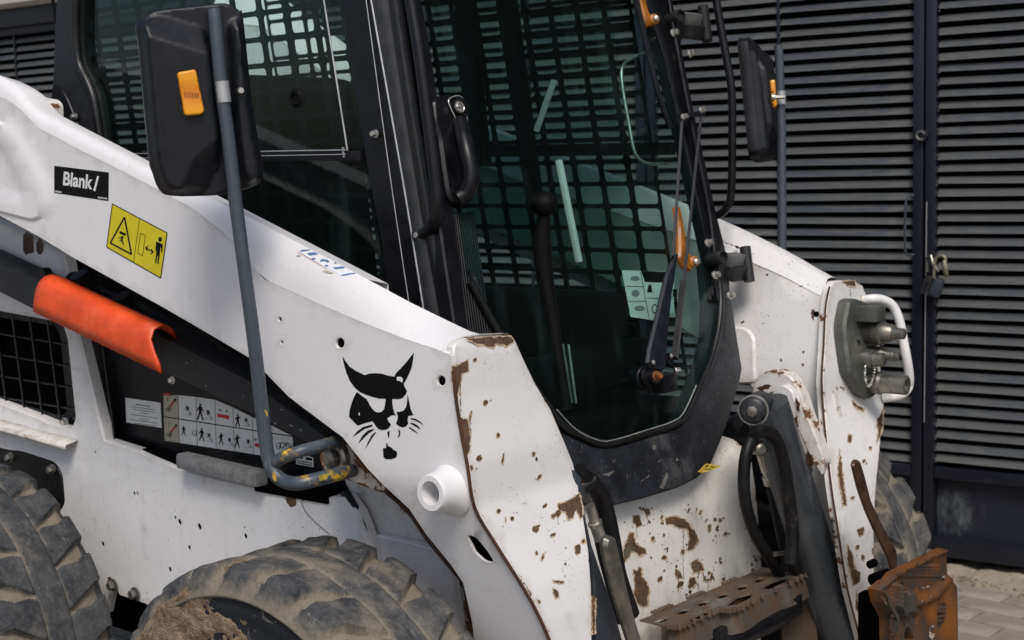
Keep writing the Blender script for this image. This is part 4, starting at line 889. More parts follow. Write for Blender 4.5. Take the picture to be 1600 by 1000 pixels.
# ---- wheels
def make_tyre():
    NTH, prof_ = 760, []
    W = .108; tread = np.linspace(-1, 1, 41)
    P = [(-.100, .222), (-.118, .232), (-.128, .26), (-.131, .30), (-.130, .335), (-.134, .343), (-.136, .36), (-.136, .374), (-.143, .380), (-.143, .389), (-.135, .396), (-.126, .406), (-.117, .415)]
    prof_ = [(y, r, None) for y, r in P] + [(t * W, .425 - .006 * t * t, t) for t in tread] + [(-y, r, None) for y, r in reversed(P)]
    NP = len(prof_); th = np.arange(NTH) * 2 * math.pi / NTH; V = np.zeros((NTH, NP, 3)); D = np.zeros((NTH, NP)); NL = 25
    def sm(x, a, b): t = np.clip((x - a) / (b - a), 0, 1); return t * t * (3 - 2 * t)
    for j, (y, r, t) in enumerate(prof_):
        sd = 1 if y > 0 else -1; aw = abs(t) if t is not None else 1.0 + max(0, .415 - r) * 12
        ph = th * NL / (2 * math.pi) + (.5 if sd > 0 else 0) - (aw - .3) * .62
        fr = ph % 1.0; du = .90 - .22 * min(1, max(0, (aw - .45) / .35)); lug = sm(fr, .0, .03) * (1 - sm(fr, du - .03, du + .01))
        fade = 1 - sm(aw, 1.05, 1.35) if t is None else 1
        if t is not None and aw < .27: h = np.ones(NTH) * .95
        elif t is not None and aw < .33: h = .55 * np.ones(NTH) * np.where(aw > .29, .75, 1) + .15 * lug
        else: h = lug * fade
        wob = np.array([noise.noise(Vector((math.cos(a) * 5, math.sin(a) * 5, y * 22))) for a in th]); wob2 = np.array([noise.noise(Vector((math.cos(a) * 17, math.sin(a) * 17, y * 70))) for a in th])
        hh = h * (.012 + .007 * min(1, max(0, aw - .4) * 2)) + wob * .004 * (t is not None) + wob2 * .0016
        rr = r + (hh - .006 if (t is not None or fade > 0) else 0)
        yy = y + sd * (.004 * h * fade if t is None else 0)
        V[:, j, 0] = rr * np.cos(th); V[:, j, 1] = yy; V[:, j, 2] = rr * np.sin(th)
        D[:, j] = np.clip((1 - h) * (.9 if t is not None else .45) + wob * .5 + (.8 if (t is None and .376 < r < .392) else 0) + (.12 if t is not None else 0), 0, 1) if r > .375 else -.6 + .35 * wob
    mb = MB(); mb.v = [Vector(p) for p in V.reshape(-1, 3)]
    for i in range(NTH):
        i2 = (i + 1) % NTH
        for j in range(NP - 1): mb.f.append([i * NP + j, i * NP + j + 1, i2 * NP + j + 1, i2 * NP + j])
    mb.m = [0] * len(mb.f); mb.at['dust'] = list(D.ravel()); return mb
def make_rim(sd):
    mb = MB(); prof_ = [(-.09, .225), (.118, .228), (.126, .222), (.122, .205), (.07, .195), (.05, .16), (.045, .10), (.075, .085), (.08, .01)]
    mb.lathe((0, 0, 0), (0, sd, 0), prof_, 48)
    for k in range(8): a = k * math.pi / 4; mb.lathe((math.cos(a) * .13, sd * .046, math.sin(a) * .13), (0, sd, 0), [(0, .013), (.02, .013), (.024, .006)], 6)
    return mb
tm = make_tyre()
def wheel(x, y, sd, rot, src=None):
    e = bpy.data.objects.new('wheel', None)
    if src is None:
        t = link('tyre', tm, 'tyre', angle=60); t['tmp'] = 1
    else: t = src.copy(); COL.objects.link(t)
    t.name = 'wheel'; t.scale = (.965, 1, .965); t.location = (x, y, .408); t.rotation_euler = (0, rot, 0); WM[t.name] = Vector(t.location)
    wl_ = Vector(t.location); t.parent = LOADER; t.location = wl_ - wloc(LOADER)
    r_ = link('rim', make_rim(sd), 'rim'); r_.location = (0, 0, 0); r_.parent = t
    return t
WY = -.735
fw = wheel(.70, WY, -1, .1); rw = wheel(-.47, WY, -1, .75, fw); _m = fw.data.copy(); _a = _m.attributes['dust'].data
for _i in range(len(_a)):
    v_ = _a[_i].value
    if v_ > -.05: _a[_i].value = min(1, v_ + .30)
fw.data = _m; wheel(.70, my(WY), 1, .45, fw); wheel(-.47, my(WY), 1, .2, fw)
# mud clods on the front tyre
mb = MB(); N1, N2 = 120, 26
for i in range(N1):
    for j in range(N2):
        u, v = i / (N1 - 1), j / (N2 - 1); th = lerp(math.radians(88), math.radians(200), u); rr = lerp(.285, .432, v); edge_ = min(1, 3.2 * min(u, 1 - u)) * min(1, 3 * min(v + .05, 1.02 - v))
        q = Vector((math.cos(th) * 3, math.sin(th) * 3, v * 2)); nz = noise.fractal(q * 2.6, 1.0, 2.0, 4); nz2 = noise.fractal(q * 13, .8, 2.0, 4)
        lim = .2 + .5 * u; th_ = .0125 * (edge_ * 1.2 + .75 * nz + .22 * nz2 - .40)
        base = -.134 if rr < .388 else -.134 + (rr - .388) * 1.1
        mb.v.append(Vector((.70 + math.cos(th) * (rr + max(0, th_) * .6 * v), WY + base - th_ , .42 + math.sin(th) * (rr + max(0, th_) * .8 * v))))
mb.f = [[i * N2 + j, i * N2 + j + 1, (i + 1) * N2 + j + 1, (i + 1) * N2 + j] for i in range(N1 - 1) for j in range(N2 - 1)]; mb.m = [0] * len(mb.f)
o = link('dried_mud', mb, 'mud', None, angle=70); o.parent = fw; o.location = Vector(o.location) - Vector((.70, WY, .42)); o.location = Matrix.Rotation(-.1, 3, 'Y') @ o.location; o.rotation_euler = (0, -.1, 0); o['kind'] = 'stuff'; o['label'] = 'cake of dried tan mud on the tyre shoulder'
# ---- front body between the arms and the step
mb = MB(); PR = [(.66, .845), (.74, .835), (.80, .825), (.835, .805), (.85, .775), (.862, .70), (.87, .60), (.878, .50), (.88, .40), (.86, .25)]
ys = np.linspace(-.40, .550, 40); rowsv = []
for x, z in PR: rowsv.append([Vector((x, y, z)) for y in ys])
for r0, r1 in zip(rowsv, rowsv[1:]): mb.strip(r0, r1)
for yy in (-.40, .550): mb.poly([Vector((x, yy, z)) for x, z in PR] + [Vector((.66, yy, .25))])
bm_merge(mb); mb.at['edge'] = [max(0, 1 - abs(v.y - .550) / .035, .8 * max(0, 1 - abs(v.z - .50) / .05)) for v in mb.v]
fb = link('front_body', mb, 'white_front', LOADER, angle=50)
def fbx(z):
    zz = [p[1] for p in PR[::-1]]; xx = [p[0] for p in PR[::-1]]; return float(np.interp(z, zz, xx))
def fbS(px, py, off=0): return onXf(px, py, lambda z: fbx(z) + off)
CF = [[(989, 806), (998, 805), (1002, 820), (996, 822), (990, 815)], [(1006, 796), (1014, 795), (1016, 803), (1010, 806)], [(1040, 810), (1055, 807), (1070, 812), (1078, 820), (1088, 835), (1091, 845), (1082, 858), (1075, 860), (1078, 840), (1074, 826), (1060, 825), (1048, 818), (1042, 820)],
      [(976, 855), (982, 838), (986, 831), (990, 832), (992, 848), (1000, 855), (1008, 858), (1009, 864), (1000, 868), (992, 862), (986, 860), (980, 872), (976, 880), (973, 862)], [(990, 888), (994, 893), (999, 886), (1002, 888), (1003, 902), (1012, 912), (1015, 925), (1012, 932), (1013, 945), (1005, 948), (996, 942), (991, 930), (993, 915)],
      [(1080, 880), (1090, 873), (1098, 884), (1100, 890), (1092, 892), (1084, 896)], [(1056, 888), (1062, 893), (1066, 902), (1058, 904), (1055, 896)], [(1078, 902), (1086, 903), (1088, 912), (1082, 918), (1076, 912)], [(1098, 892), (1103, 905), (1110, 904), (1111, 894), (1114, 896), (1111, 908), (1100, 908)], [(1106, 820), (1110, 818), (1111, 828), (1108, 832)], [(1160, 790), (1164, 792), (1168, 802), (1166, 807)], blob(1020, 842, 2.4), blob(1038, 871, 3), blob(1031, 905, 3), blob(1063, 913, 4), blob(1067, 862, 3), blob(1125, 812, 2.5), blob(1120, 824, 1.6), blob(1134, 834, 2), blob(1095, 800, 1.3, 3), blob(1076, 798, 1.3, 3), blob(1078, 924, 2), blob(1130, 905, 2), blob(1176, 890, 2), blob(1150, 910, 1.6), blob(1185, 858, 2), blob(1181, 874, 1.6), blob(1034, 808, 2), blob(1035, 816, 1.5), blob(1178, 848, 1.2), blob(1127, 879, 1.4), blob(1104, 812, 1)]
chips('rust_chips', CF, fbS, fb, .0008, halo=True)
# yellow label under the cab
print_on('yellow_label', [([(1090, 737), (1103, 724), (1127, 728), (1118, 733), (1098, 739)], 0, 0), ([(1104, 727), (1108, 727.6), (1104, 730), (1101, 730)], 1, 1), ([(1111, 728.5), (1118, 729.5), (1116, 730.5), (1109, 730)], 1, 1), ([(1101, 732), (1112, 732.6), (1111, 733.6), (1099, 733)], 1, 1)], lambda a, b, o: onZ(a, b, .838 + o), fb, ['ochre', 'stick_black'])
# step
SZ = .55
def stS(px, py, off=0): return onZ(px, py, SZ + off)
back = [(1000, 966), (1192, 887)]; STP = [(992, 970), (1192, 887), (1258, 894), (1262, 900), (1240, 920), (1225, 917), (1215, 925), (1190, 935), (1170, 945), (1150, 948), (1135, 950), (1118, 956), (1095, 967), (1062, 985), (1050, 975), (1020, 972)]
def sth(p): return zm(960, 860, 5, p)
SH = [rounded(sth(p), 3) for p in ([(290, 550), (350, 525), (425, 522), (420, 535), (370, 558)], [(468, 488), (520, 462), (590, 458), (585, 470), (530, 495)], [(625, 425), (680, 398), (748, 393), (742, 408), (690, 430)], [(782, 362), (835, 338), (898, 335), (892, 348), (840, 370)], [(932, 298), (980, 275), (1048, 270), (1042, 285), (990, 308)], [(1078, 240), (1120, 215), (1190, 210), (1185, 225), (1130, 248)], [(1215, 182), (1260, 158), (1325, 150), (1320, 165), (1270, 188)])]
SH2 = [rounded(sth(p), 4) for p in ([(560, 545), (700, 478), (765, 470), (770, 490), (640, 560)], [(860, 430), (960, 360), (1060, 335), (1080, 355), (960, 420)], [(1130, 300), (1230, 240), (1330, 212), (1345, 230), (1230, 295)])]
STP = sth([(195, 540), (1165, 128), (1490, 165), (1500, 190), (1400, 240), (1100, 385), (990, 450), (900, 470), (820, 460), (760, 490), (600, 565), (500, 600), (420, 590)])
mb = MB(); mb.poly([stS(a, b, -.045) for a, b in sth([(230, 545), (1165, 150), (1450, 180), (1380, 240), (900, 455), (500, 585)])]); link('step_hole_shade', mb, 'void', LOADER, smooth=False)  # black sheet paints the shade seen through the step holes
step = plate('step', STP, stS, (0, 0, -.004), 'rust_step', LOADER, SH + SH2, step=9, ch=1, edge=6, smooth=False)
FE = sth([(420, 590), (500, 600), (600, 565), (760, 490), (820, 460), (900, 470), (990, 450), (1100, 385), (1400, 240), (1500, 190)])
mb = MB(); A = [stS(a, b, -.002) for a, b in FE]; mb.strip(A, [p + Vector((.004, 0, -.052)) for p in A]); link('step_front_lip', mb, 'rust_step', step, solid=.006, smooth=False)
for k in range(26):
    t = k / 25; i_ = np.interp(t, [0, 1], [0, len(FE) - 1.001]); q = int(i_); a, b = np.array(FE[q]), np.array(FE[q + 1]); px_, py_ = a + (b - a) * (i_ - q)
    if k == 0: m_ = MB(); m_.box((0, 0, 0), .009, .009, .012, ch=.002); tooth = link('step_tooth', m_, 'rust_step'); o = tooth
    else: o = tooth.copy(); COL.objects.link(o); o.name = 'step_tooth'
    o.location = stS(px_, py_, .003); o.rotation_euler = (0, 0, random.random()); parent_to(o, step)
for k in range(15):
    t = [.02, .05, .08, .11, .14, .17, .34, .37, .40, .43, .46, .66, .69, .73, .76][k]; o = tooth.copy(); COL.objects.link(o); o.name = 'step_tooth'; o.parent = None; o.scale = (1.5, .9, .5); o.location = stS(lerp(1018, 1190, t), lerp(958, 887, t), .002); o.rotation_euler = (0, 0, random.random()); parent_to(o, step)
for px0, py0, px1, py1 in ((1076, 972, 1112, 954), (1136, 948, 1176, 928), (1190, 917, 1228, 902)):
    m_ = MB(); a, b = stS(px0, py0, -.020), stS(px1, py1, -.020); m_.bar(a, b, .020, .022, ch=.003)
    for k in range(6): p = a + (b - a) * ((k + .5) / 6); m_.box(p + Vector((0, 0, .012)), .018, .006, .010, ch=.002)
    link('step_grip', m_, 'rust', step)
mb = MB(); e0 = stS(1246, 900, -.02); mb.box(e0 + Vector((.0, 0.01, -.13)), .09, .012, .26, ch=.003); link_split('step_bracket', mb, 'rust_step', step)
mb = MB(); mb.box(stS(1050, 985, -.03) + Vector((0, 0, -.03)), .05, .008, .09, ch=.003); link_split('step_bracket', mb, 'rust_step', step)
mb = MB(); a, b = stS(1105, 1000, -.06), stS(1240, 940, -.06); mb.bar(a, b, .05, .05, ch=.006); link('lower_bar', mb, 'rubber', step)
mb = MB(); mb.tube([stS(1110, 1020, -.08), stS(1160, 992, -.07), stS(1215, 968, -.07), stS(1240, 945, -.07)], .022, 12); link('lower_tube', mb, 'black', step)
# ---- near the near arm: grey flat bar, lever, hose
def nfS(px, py, off=0): return onX(px, py, 1.02 + off)
plate('coupling_bar', [(898, 735), (910, 748), (912, 790), (925, 850), (942, 900), (962, 960), (985, 1040), (935, 1040), (932, 960), (926, 880), (915, 820), (905, 780)], lambda a, b: onX(a, b, 1.04), (-.015, 0, 0), 'polegrey', LOADER, [], step=20, ch=1.5)
lev = plate('coupling_lever', rounded([(945, 856), (948, 841), (957, 838), (965, 842), (970, 862), (982, 916), (993, 960), (1005, 1000), (1018, 1045), (999, 1045), (985, 1000), (972, 960), (959, 916)], 5), lambda a, b: onX(a, b, 1.10), (-.016, .004, 0), 'dullsteel', LOADER, [], step=12, ch=4, label='long worn steel lever beside the near arm')
mb = MB(); mb.tube([onX(a, b, 1.0) for a, b in spline([(905, 738), (922, 752), (938, 775), (948, 810), (956, 850), (965, 900), (985, 960)], 5)], .0185, 14); link('hose', mb, 'rubber', LOADER)
mb = MB(); mb.tube([onX(a, b, 1.02) for a, b in ((922, 790), (930, 818))], [.009, .010], 12); mb.tube([onX(a, b, 1.02) for a, b in ((930, 818), (938, 842))], .012, 12); mb.lathe(onX(930, 818, 1.02), onX(931, 821, 1.02) - onX(930, 818, 1.02), [(-.004, .014), (.004, .014)], 6); link_split('hose_fitting', mb, 'steel', LOADER)
mb = MB(); mb.tube([onX(a, b, 1.02) for a, b in ((938, 842), (944, 870), (956, 915), (972, 970))], .012, 12); link('hose', mb, 'rubber', LOADER)
mb = MB(); mb.lathe(onX(908, 762, 1.0), (.3, .7, .3), [(0, .014), (.03, .014), (.036, .009)], 12); link('hose_elbow', mb, 'black', LOADER)
# ---- tilt cylinder, bracket, hoses
TA, TB = onX(1204, 655, 1.0), onX(1318, 1010, 1.07); tdir = (TB - TA).normalized()
mb = MB(); mb.tube([TA - tdir * .038, TA, TA + tdir * .15, TB, TB + tdir * .12], .050, 36); 
cyl = link('tilt_cylinder', mb, 'cylgrey', LOADER, angle=50, label='dark grey hydraulic tilt cylinder')
pp = onX(1176, 642, 1.01); mb = MB(); mb.lathe(pp, (.35, -1, 0), [(-.09, .030), (-.004, .030), (.0, .028), (.004, .022), (.006, .004)], 28); mb.lathe(pp, (.35, -1, 0), [(0, .014), (.010, .012), (.012, .006)], 7, 1); link('cylinder_pin', mb, ['black_low', 'dullsteel'], cyl)
mb = MB(); mb.lathe(pp + Vector((.35, -1, 0)).normalized() * -.012, (.35, -1, 0), [(0, .0335), (.006, .0335)], 28); link('pin_ring', mb, 'steel', cyl)
LG = rounded([(1172, 640), (1176, 600), (1188, 582), (1210, 577), (1236, 588), (1250, 612), (1262, 650), (1278, 690), (1288, 720), (1284, 745), (1268, 720), (1240, 660), (1215, 612), (1196, 618)], 7)
plate('cylinder_lug', LG, lambda a, b: onY(a, b, .46), (0, .035, 0), 'white_lug', LOADER, [], step=9, ch=2.5, edge=12)
LG2 = rounded([(1196, 625), (1222, 600), (1238, 610), (1246, 640), (1238, 660), (1225, 650)], 7)
plate('cylinder_lug', LG2, lambda a, b: onY(a, b, .44), (0, .02, 0), 'white', LOADER, [], step=12, ch=2.0, edge=6)
chips('rust_stains', [[(1225, 618), (1232, 632), (1234, 650), (1228, 640)], [(1243, 622), (1251, 632), (1248, 645), (1244, 640)], [(1240, 655), (1246, 650), (1247, 668), (1243, 672)], [(1250, 690), (1262, 715), (1266, 730), (1258, 722), (1248, 700)], [(1180, 606), (1200, 600), (1206, 604), (1190, 612)]], lambda a, b, o: onY(a, b, .437 - o), LOADER, .001, 'rust_dark', 1.5)
HS = [([(1204, 674), (1190, 671), (1172, 690), (1163, 730), (1164, 780), (1178, 830), (1200, 868), (1218, 900), (1228, 950)], .0135, .99), ([(1180, 676), (1194, 673), (1210, 684), (1222, 715), (1231, 770), (1238, 830), (1236, 880)], .0155, 1.06), ([(1206, 762), (1214, 800), (1222, 840), (1230, 880), (1226, 940)], .0135, .985), ([(1236, 876), (1246, 895), (1262, 918)], .0115, 1.02), ([(1228, 720), (1226, 780), (1230, 840), (1234, 880)], .016, .965)]
for pts, r_, x in HS:
    mb = MB(); mb.tube([onX(a, b, x) for a, b in spline(pts, 5)], r_, 14); link('hose', mb, 'rubber', LOADER)
mb = MB(); a, b = onX(1190, 708, .985), onX(1198, 736, .985); d = (b - a).normalized(); mb.tube([a, b], .0125, 8); mb.lathe(b, d, [(0, .010), (.012, .010), (.014, .0145), (.034, .0145), (.036, .010)], 16); a2, b2 = onX(1264, 912, 1.01), onX(1277, 955, 1.01); d2 = (b2 - a2).normalized(); mb.lathe(a2, d2, [(0, .012), (.022, .012), (.024, .008), (.034, .011), (.05, .008), (.058, .009)], 14); link_split('hose_fitting', mb, 'steel', LOADER)
mb = MB(); mb.lathe(onX(1186, 702, .99), (1, -.6, .1), [(-.02, .014), (.012, .014), (.016, .009)], 14); mb.lathe(onX(1280, 962, 1.01), (1, -.5, 0), [(-.02, .014), (.015, .014)], 14); mb.bar(onX(1210, 866, 1.005), onX(1258, 860, 1.005), .006, .010); link_split('hose_clamp', mb, 'dullsteel', LOADER)
# ---- quick couplers on the far arm, guard handle
def cS(px, py, off=0): return frS(px, py, .03 + off)
cb = plate('coupler_block', rounded([(1327, 470), (1338, 466), (1376, 480), (1376, 510), (1372, 560), (1376, 600), (1372, 616), (1360, 625), (1350, 618), (1340, 602), (1329, 584), (1324, 552), (1320, 518), (1320, 506)], 5), cS, lambda p: NX * .028, 'coupler', LOADER, [], step=10, ch=2.2)
mb = MB(); mb.box(frS(1355, 490, .05), .07, .055, .035, ch=.006); mb.lathe(frS(1340, 530, .03), (1, 0, 0), [(0, .007), (.008, .007), (.008, .003)], 12); link('coupler_body', mb, 'coupler', cb)
XA = Vector((1, 0, 0))
def coupler(px, py, prof_, nm='hydraulic_coupler', mat='dullsteel'):
    mb = MB(); mb.lathe(frS(px, py, .028), XA, prof_, 26); return link(nm, mb, mat, cb)
coupler(1352, 518, [(0, .028), (.022, .028), (.026, .031), (.044, .031), (.046, .024), (.066, .021), (.072, .016), (.076, .0165), (.078, .013), (.098, .013), (.100, .010)])
coupler(1350, 560, [(0, .024), (.02, .022), (.022, .018), (.030, .018), (.031, .0165), (.050, .0165), (.052, .012)])
coupler(1362, 553, [(0, .020), (.03, .018), (.04, .012), (.055, .012), (.057, .010), (.068, .010), (.070, .007)])
coupler(1358, 597, [(0, .022), (.02, .026), (.03, .028), (.036, .023), (.062, .023), (.063, .0215), (.066, .0215), (.067, .023), (.094, .023), (.096, .019), (.096, .014), (.088, .013)])
mb = MB(); cp = [frS(a, b, .05 + c) for a, b, c in ((1352, 572, 0), (1352, 590, .006), (1357, 604, .008), (1363, 594, .012), (1368, 572, .02))]
sp = spline([tuple(p) for p in cp], 6)
for i in range(0, len(sp) - 1, 1): mb.lathe(sp[i], (math.sin(i * 1.5), .5, math.cos(i * 1.5)), [(-.0008, .0034), (.0008, .0034)], 8)
link('dust_cap_chain', mb, 'steel', cb)
mb = MB(); HP = [(1349, 469, .0), (1362, 467, .02), (1378, 468, .035), (1394, 477, .05), (1405, 500, .06), (1413, 540, .062), (1420, 580, .062), (1420, 603, .055), (1411, 615, .045), (1396, 620, .03), (1380, 622, .005)]
mb.tube([tuple(frS(a, b, o)) for a, b, o in spline(HP, 6)], .0112, 16); mb.at['edge'] = [.35] * len(mb.v); link('guard_handle', mb, 'white_worn', cb, label='white tubular guard handle round the couplers')
# ---- attachment plate on the far side with lever
lv2 = plate('coupling_lever', rounded([(1331, 728), (1336, 720), (1345, 722), (1352, 745), (1362, 785), (1376, 815), (1392, 845), (1402, 862), (1404, 890), (1392, 896), (1386, 872), (1370, 840), (1352, 800), (1340, 765)], 5), lambda a, b: onX(a, b, 1.24), (-.012, .016, 0), 'brown', LOADER, [], step=9, ch=3, label='bent brown steel coupling lever on the far arm')
AX_ = 1.30
def apS(px, py, off=0): return onX(px, py, AX_ + off)
def az_(p): return zm(1360, 840, 6.25, p)
AP = az_([(60, 510), (160, 430), (250, 350), (735, 110), (748, 130), (755, 340), (800, 490), (808, 1100), (180, 1100), (172, 790), (90, 640)])
HA = [rounded(az_([(420, 385), (440, 365), (468, 390), (470, 450), (440, 480), (422, 450)]), 3), rounded(az_([(300, 440), (350, 380), (358, 500), (310, 520)]), 4), rounded(az_([(340, 920), (365, 870), (390, 900), (430, 1010), (330, 1060)]), 4), circ(*az_([(655, 612)])[0], 2.4, 4)]
def aprel(a, b):
    P = np.array([[a, b]]); h = 0
    for L, wd, hh in ((az_([(60, 510), (250, 350), (735, 110)]), 4, .008), (az_([(70, 560), (175, 780), (180, 1000)]), 9, .02), (az_([(235, 460), (240, 660), (300, 760)]), 4, .02), (az_([(320, 540), (340, 700)]), 6, .022), (az_([(400, 560), (420, 720)]), 5, .01), (az_([(600, 560), (610, 1000)]), 5, .008), (az_([(420, 640), (590, 570), (740, 410)]), 6, .014), (az_([(770, 480), (790, 1000)]), 10, .014)):
        d = distpoly(P, L, False)[0]; h = max(h, hh * math.exp(-(d / wd) ** 4))
    return h
ap = plate('attachment_plate', AP, apS, (-.02, 0, 0), 'rust_orange', LOADER, HA, step=3.2, ch=1.2, edge=6, relief=aprel, label='rusty orange attachment plate')
mb = MB(); mb.box(apS(1376, 985, -.05), .09, .04, .16, ch=.006); mb.tube([apS(1365, 906, -.03), apS(1386, 898, -.03)], .014, 12); mb.lathe(apS(1366, 879, -.03), (0, -1, 0), [(0, .009), (.02, .009)], 8); link_split('plate_side', mb, 'void', ap)
chips('dark_patches', [az_([(250, 370), (420, 285), (560, 215), (640, 175), (690, 250), (745, 300), (735, 380), (640, 420), (560, 440), (500, 520), (460, 480), (380, 560), (330, 500), (300, 420)]), az_([(560, 280), (640, 230), (650, 330), (580, 380)]), az_([(640, 690), (730, 640), (745, 760), (700, 860), (640, 900)]), az_([(190, 760), (240, 700), (300, 800), (310, 960), (250, 1040), (195, 1040)]), az_([(100, 560), (170, 600), (220, 680), (180, 700)]), az_([(430, 700), (470, 690), (480, 800), (440, 860)])], lambda a, b, o: apS(a, b, aprel(a, b) + o), ap, .0006, 'dark_mix', 3.0)
chips('bare_patches', [az_([(700, 380), (730, 365), (735, 385), (705, 400)]), az_([(390, 560), (420, 540), (430, 600), (400, 620)]), az_([(570, 590), (600, 560), (590, 620), (480, 650), (450, 640)]), az_([(570, 880), (610, 850), (640, 900), (610, 1000), (580, 990)]), az_([(505, 485), (520, 480), (518, 500)]), az_([(110, 570), (200, 690), (215, 720), (190, 710)]), az_([(555, 465), (580, 460), (575, 490), (550, 490)])], lambda a, b, o: apS(a, b, aprel(a, b) + o), ap, .001, 'scrape_pale', 1.6)

# ================================================================== CAB
CN = -.385; CF_ = my(CN)
def cS_(px, py, off=0): return onY(px, py, CN - off)
cab = MB()
cab.box((.14, MID, 2.03), 1.15, .98, .05, ch=.02); cab.box((-.42, MID, 1.02), .04, .90, .62)          # roof, back wall
cab.box((.15, MID, .90), 1.1, .86, .04)
for y in (CN, CF_): cab.box((.05, y, .98), .96, .02, .22)
cabo = link('cab_shell', cab, 'dark', LOADER, smooth=False)
CP = [(93, -70), (84, 37), (80, 157), (82, 200), (120, 320), (200, 330), (160, 230), (157, 217), (150, 165), (146, 146), (135, 121), (124, 98), (120, 56), (121, -70)]
cpil = plate('rear_pillar', CP, cS_, (0, .05, 0), 'black_tex', cabo, [], step=20, ch=2.5)
mb = MB(); mb.tube([cS_(a + 1, b, .004) for a, b in spline([(119, -70), (117, 20), (118, 70), (123, 102), (134, 125), (144, 150), (150, 180), (158, 240)], 5)], .011, 10); link('window_seal', mb, 'seal', cabo)
plate('pillar_trim', rounded([(82, 130), (96, 140), (104, 152), (120, 190), (130, 230), (130, 320), (70, 320), (79, 160)], 6), lambda a, b: cS_(a, b, .004), (0, .01, 0), 'black', cabo, [], step=0, ch=1)
# front pillar: flat face, bright fold, textured face
AL = [(530, -70), (532, 0), (569, 239), (594, 371), (606, 470), (625, 580)]; AM = [(568, -70), (580, 0), (629, 278), (661, 477), (676, 580)]; AR = [(598, -70), (608, 0), (653, 278), (692, 497), (706, 580)]
ap1 = plate('front_pillar', AL + AM[::-1], cS_, (0, .05, 0), 'black', cabo, [], step=30, ch=1.5)
LP_ = [cS_(a, b, .004) for a, b in spline(AM, 4)]; RP_ = [onY(a, b, CN - .004) for a, b in spline(AR, 4)]
mb = MB(); n_ = len(LP_); rr_ = []
for q in range(5): rr_.append([mixp(a, b, q / 4) + Vector((.004, -.01, 0)) * math.sin(q / 4 * math.pi) for a, b in zip(LP_, RP_)])
for a, b in zip(rr_, rr_[1:]): mb.strip(a, b)
mb.strip(rr_[-1], [p + Vector((-.02, .06, 0)) for p in rr_[-1]]); bm_merge(mb); link('pillar_face', mb, 'grain', cabo, angle=50)
mb = MB(); mb.tube([cS_(a, b, .005) for a, b in spline(AM, 5)], .0022, 6); mb.tube([cS_(a, b, .003) for a, b in spline([(562, -70), (572, 0), (610, 278), (640, 480)], 5)], .001, 6); link('pillar_seam_highlight', mb, 'silver', cabo)  # silver lines paint the highlight along the pillar fold and seam
mb = MB()
for x, y in ((588, 209), (119, 182), (656, 367)): mb.hexbolt(cS_(x, y, .004), (0, -1, 0), .006, .012)
link_split('bolt', mb, 'steel', cabo)
# door-side pillar edge strip and rails
mb = MB(); mb.tube([cS_(a, b, .004) for a, b in spline([(612, -60), (622, 30), (648, 200), (676, 370), (705, 530)], 5)], .013, 12); link('door_seal', mb, 'seal', cabo)
mb = MB(); mb.tube([tuple(cS_(a, b, o)) for a, b, o in spline([(630, -80, .02), (642, 0, .022), (655, 80, .024), (668, 180, .026), (679, 270, .026), (683, 315, .026), (681, 340, .024), (672, 358, .014), (656, 368, 0)], 6)], .0122, 16); link('grab_rail', mb, 'black', LOADER, label='bent black grab rail on the near door pillar')
mb = MB(); c = cS_(657, 367, 0); mb.lathe(c, (0, -1, 0), [(0, .018), (.006, .018), (.01, .014)], 16); link('rail_foot', mb, 'black_tex', cabo)
# side window: glass panes, divider, slider edge
WIN = [(118, -70), (119, 56), (124, 98), (135, 121), (146, 146), (157, 217), (165, 300), (400, 420), (620, 560), (606, 470), (569, 239), (530, -70)]
sw = plate('side_window', WIN, lambda a, b: onY(a, b, CN + .016), (0, .005, 0), 'glass_side', LOADER, [], step=0, ch=0)
sw_f = mirrored(sw, LOADER)
mb = MB(); a, b = onY(150, 245, CN + .008), onY(568, 243, CN + .008); mb.bar(a, b, .018, .020, ch=.003); link('window_divider', mb, 'black', sw)
mb = MB(); a, b = onY(150, 241, CN - .004), onY(543, 234, CN - .004); mb.bar(a, b, .004, .0022); a, b = onY(150, 248, CN - .004), onY(540, 241, CN - .004); mb.bar(a, b, .004, .0016); mb.tube([onY(a, b, CN + .004) for a, b in ((498, -60), (506, 0), (525, 120), (543, 236))], .0018, 6); mb.bar(onY(536, 230, CN - .003), onY(538, 246, CN - .003), .003, .004); link_split('window_channel', mb, 'silver', sw)
mb = MB(); mb.lathe(onY(464, 153, CN + .02), (0, -1, 0), [(-.01, .020), (.004, .020), (.008, .016), (.008, .009), (.004, .008), (.004, .001)], 22); link('window_latch', mb, 'dark', sw)
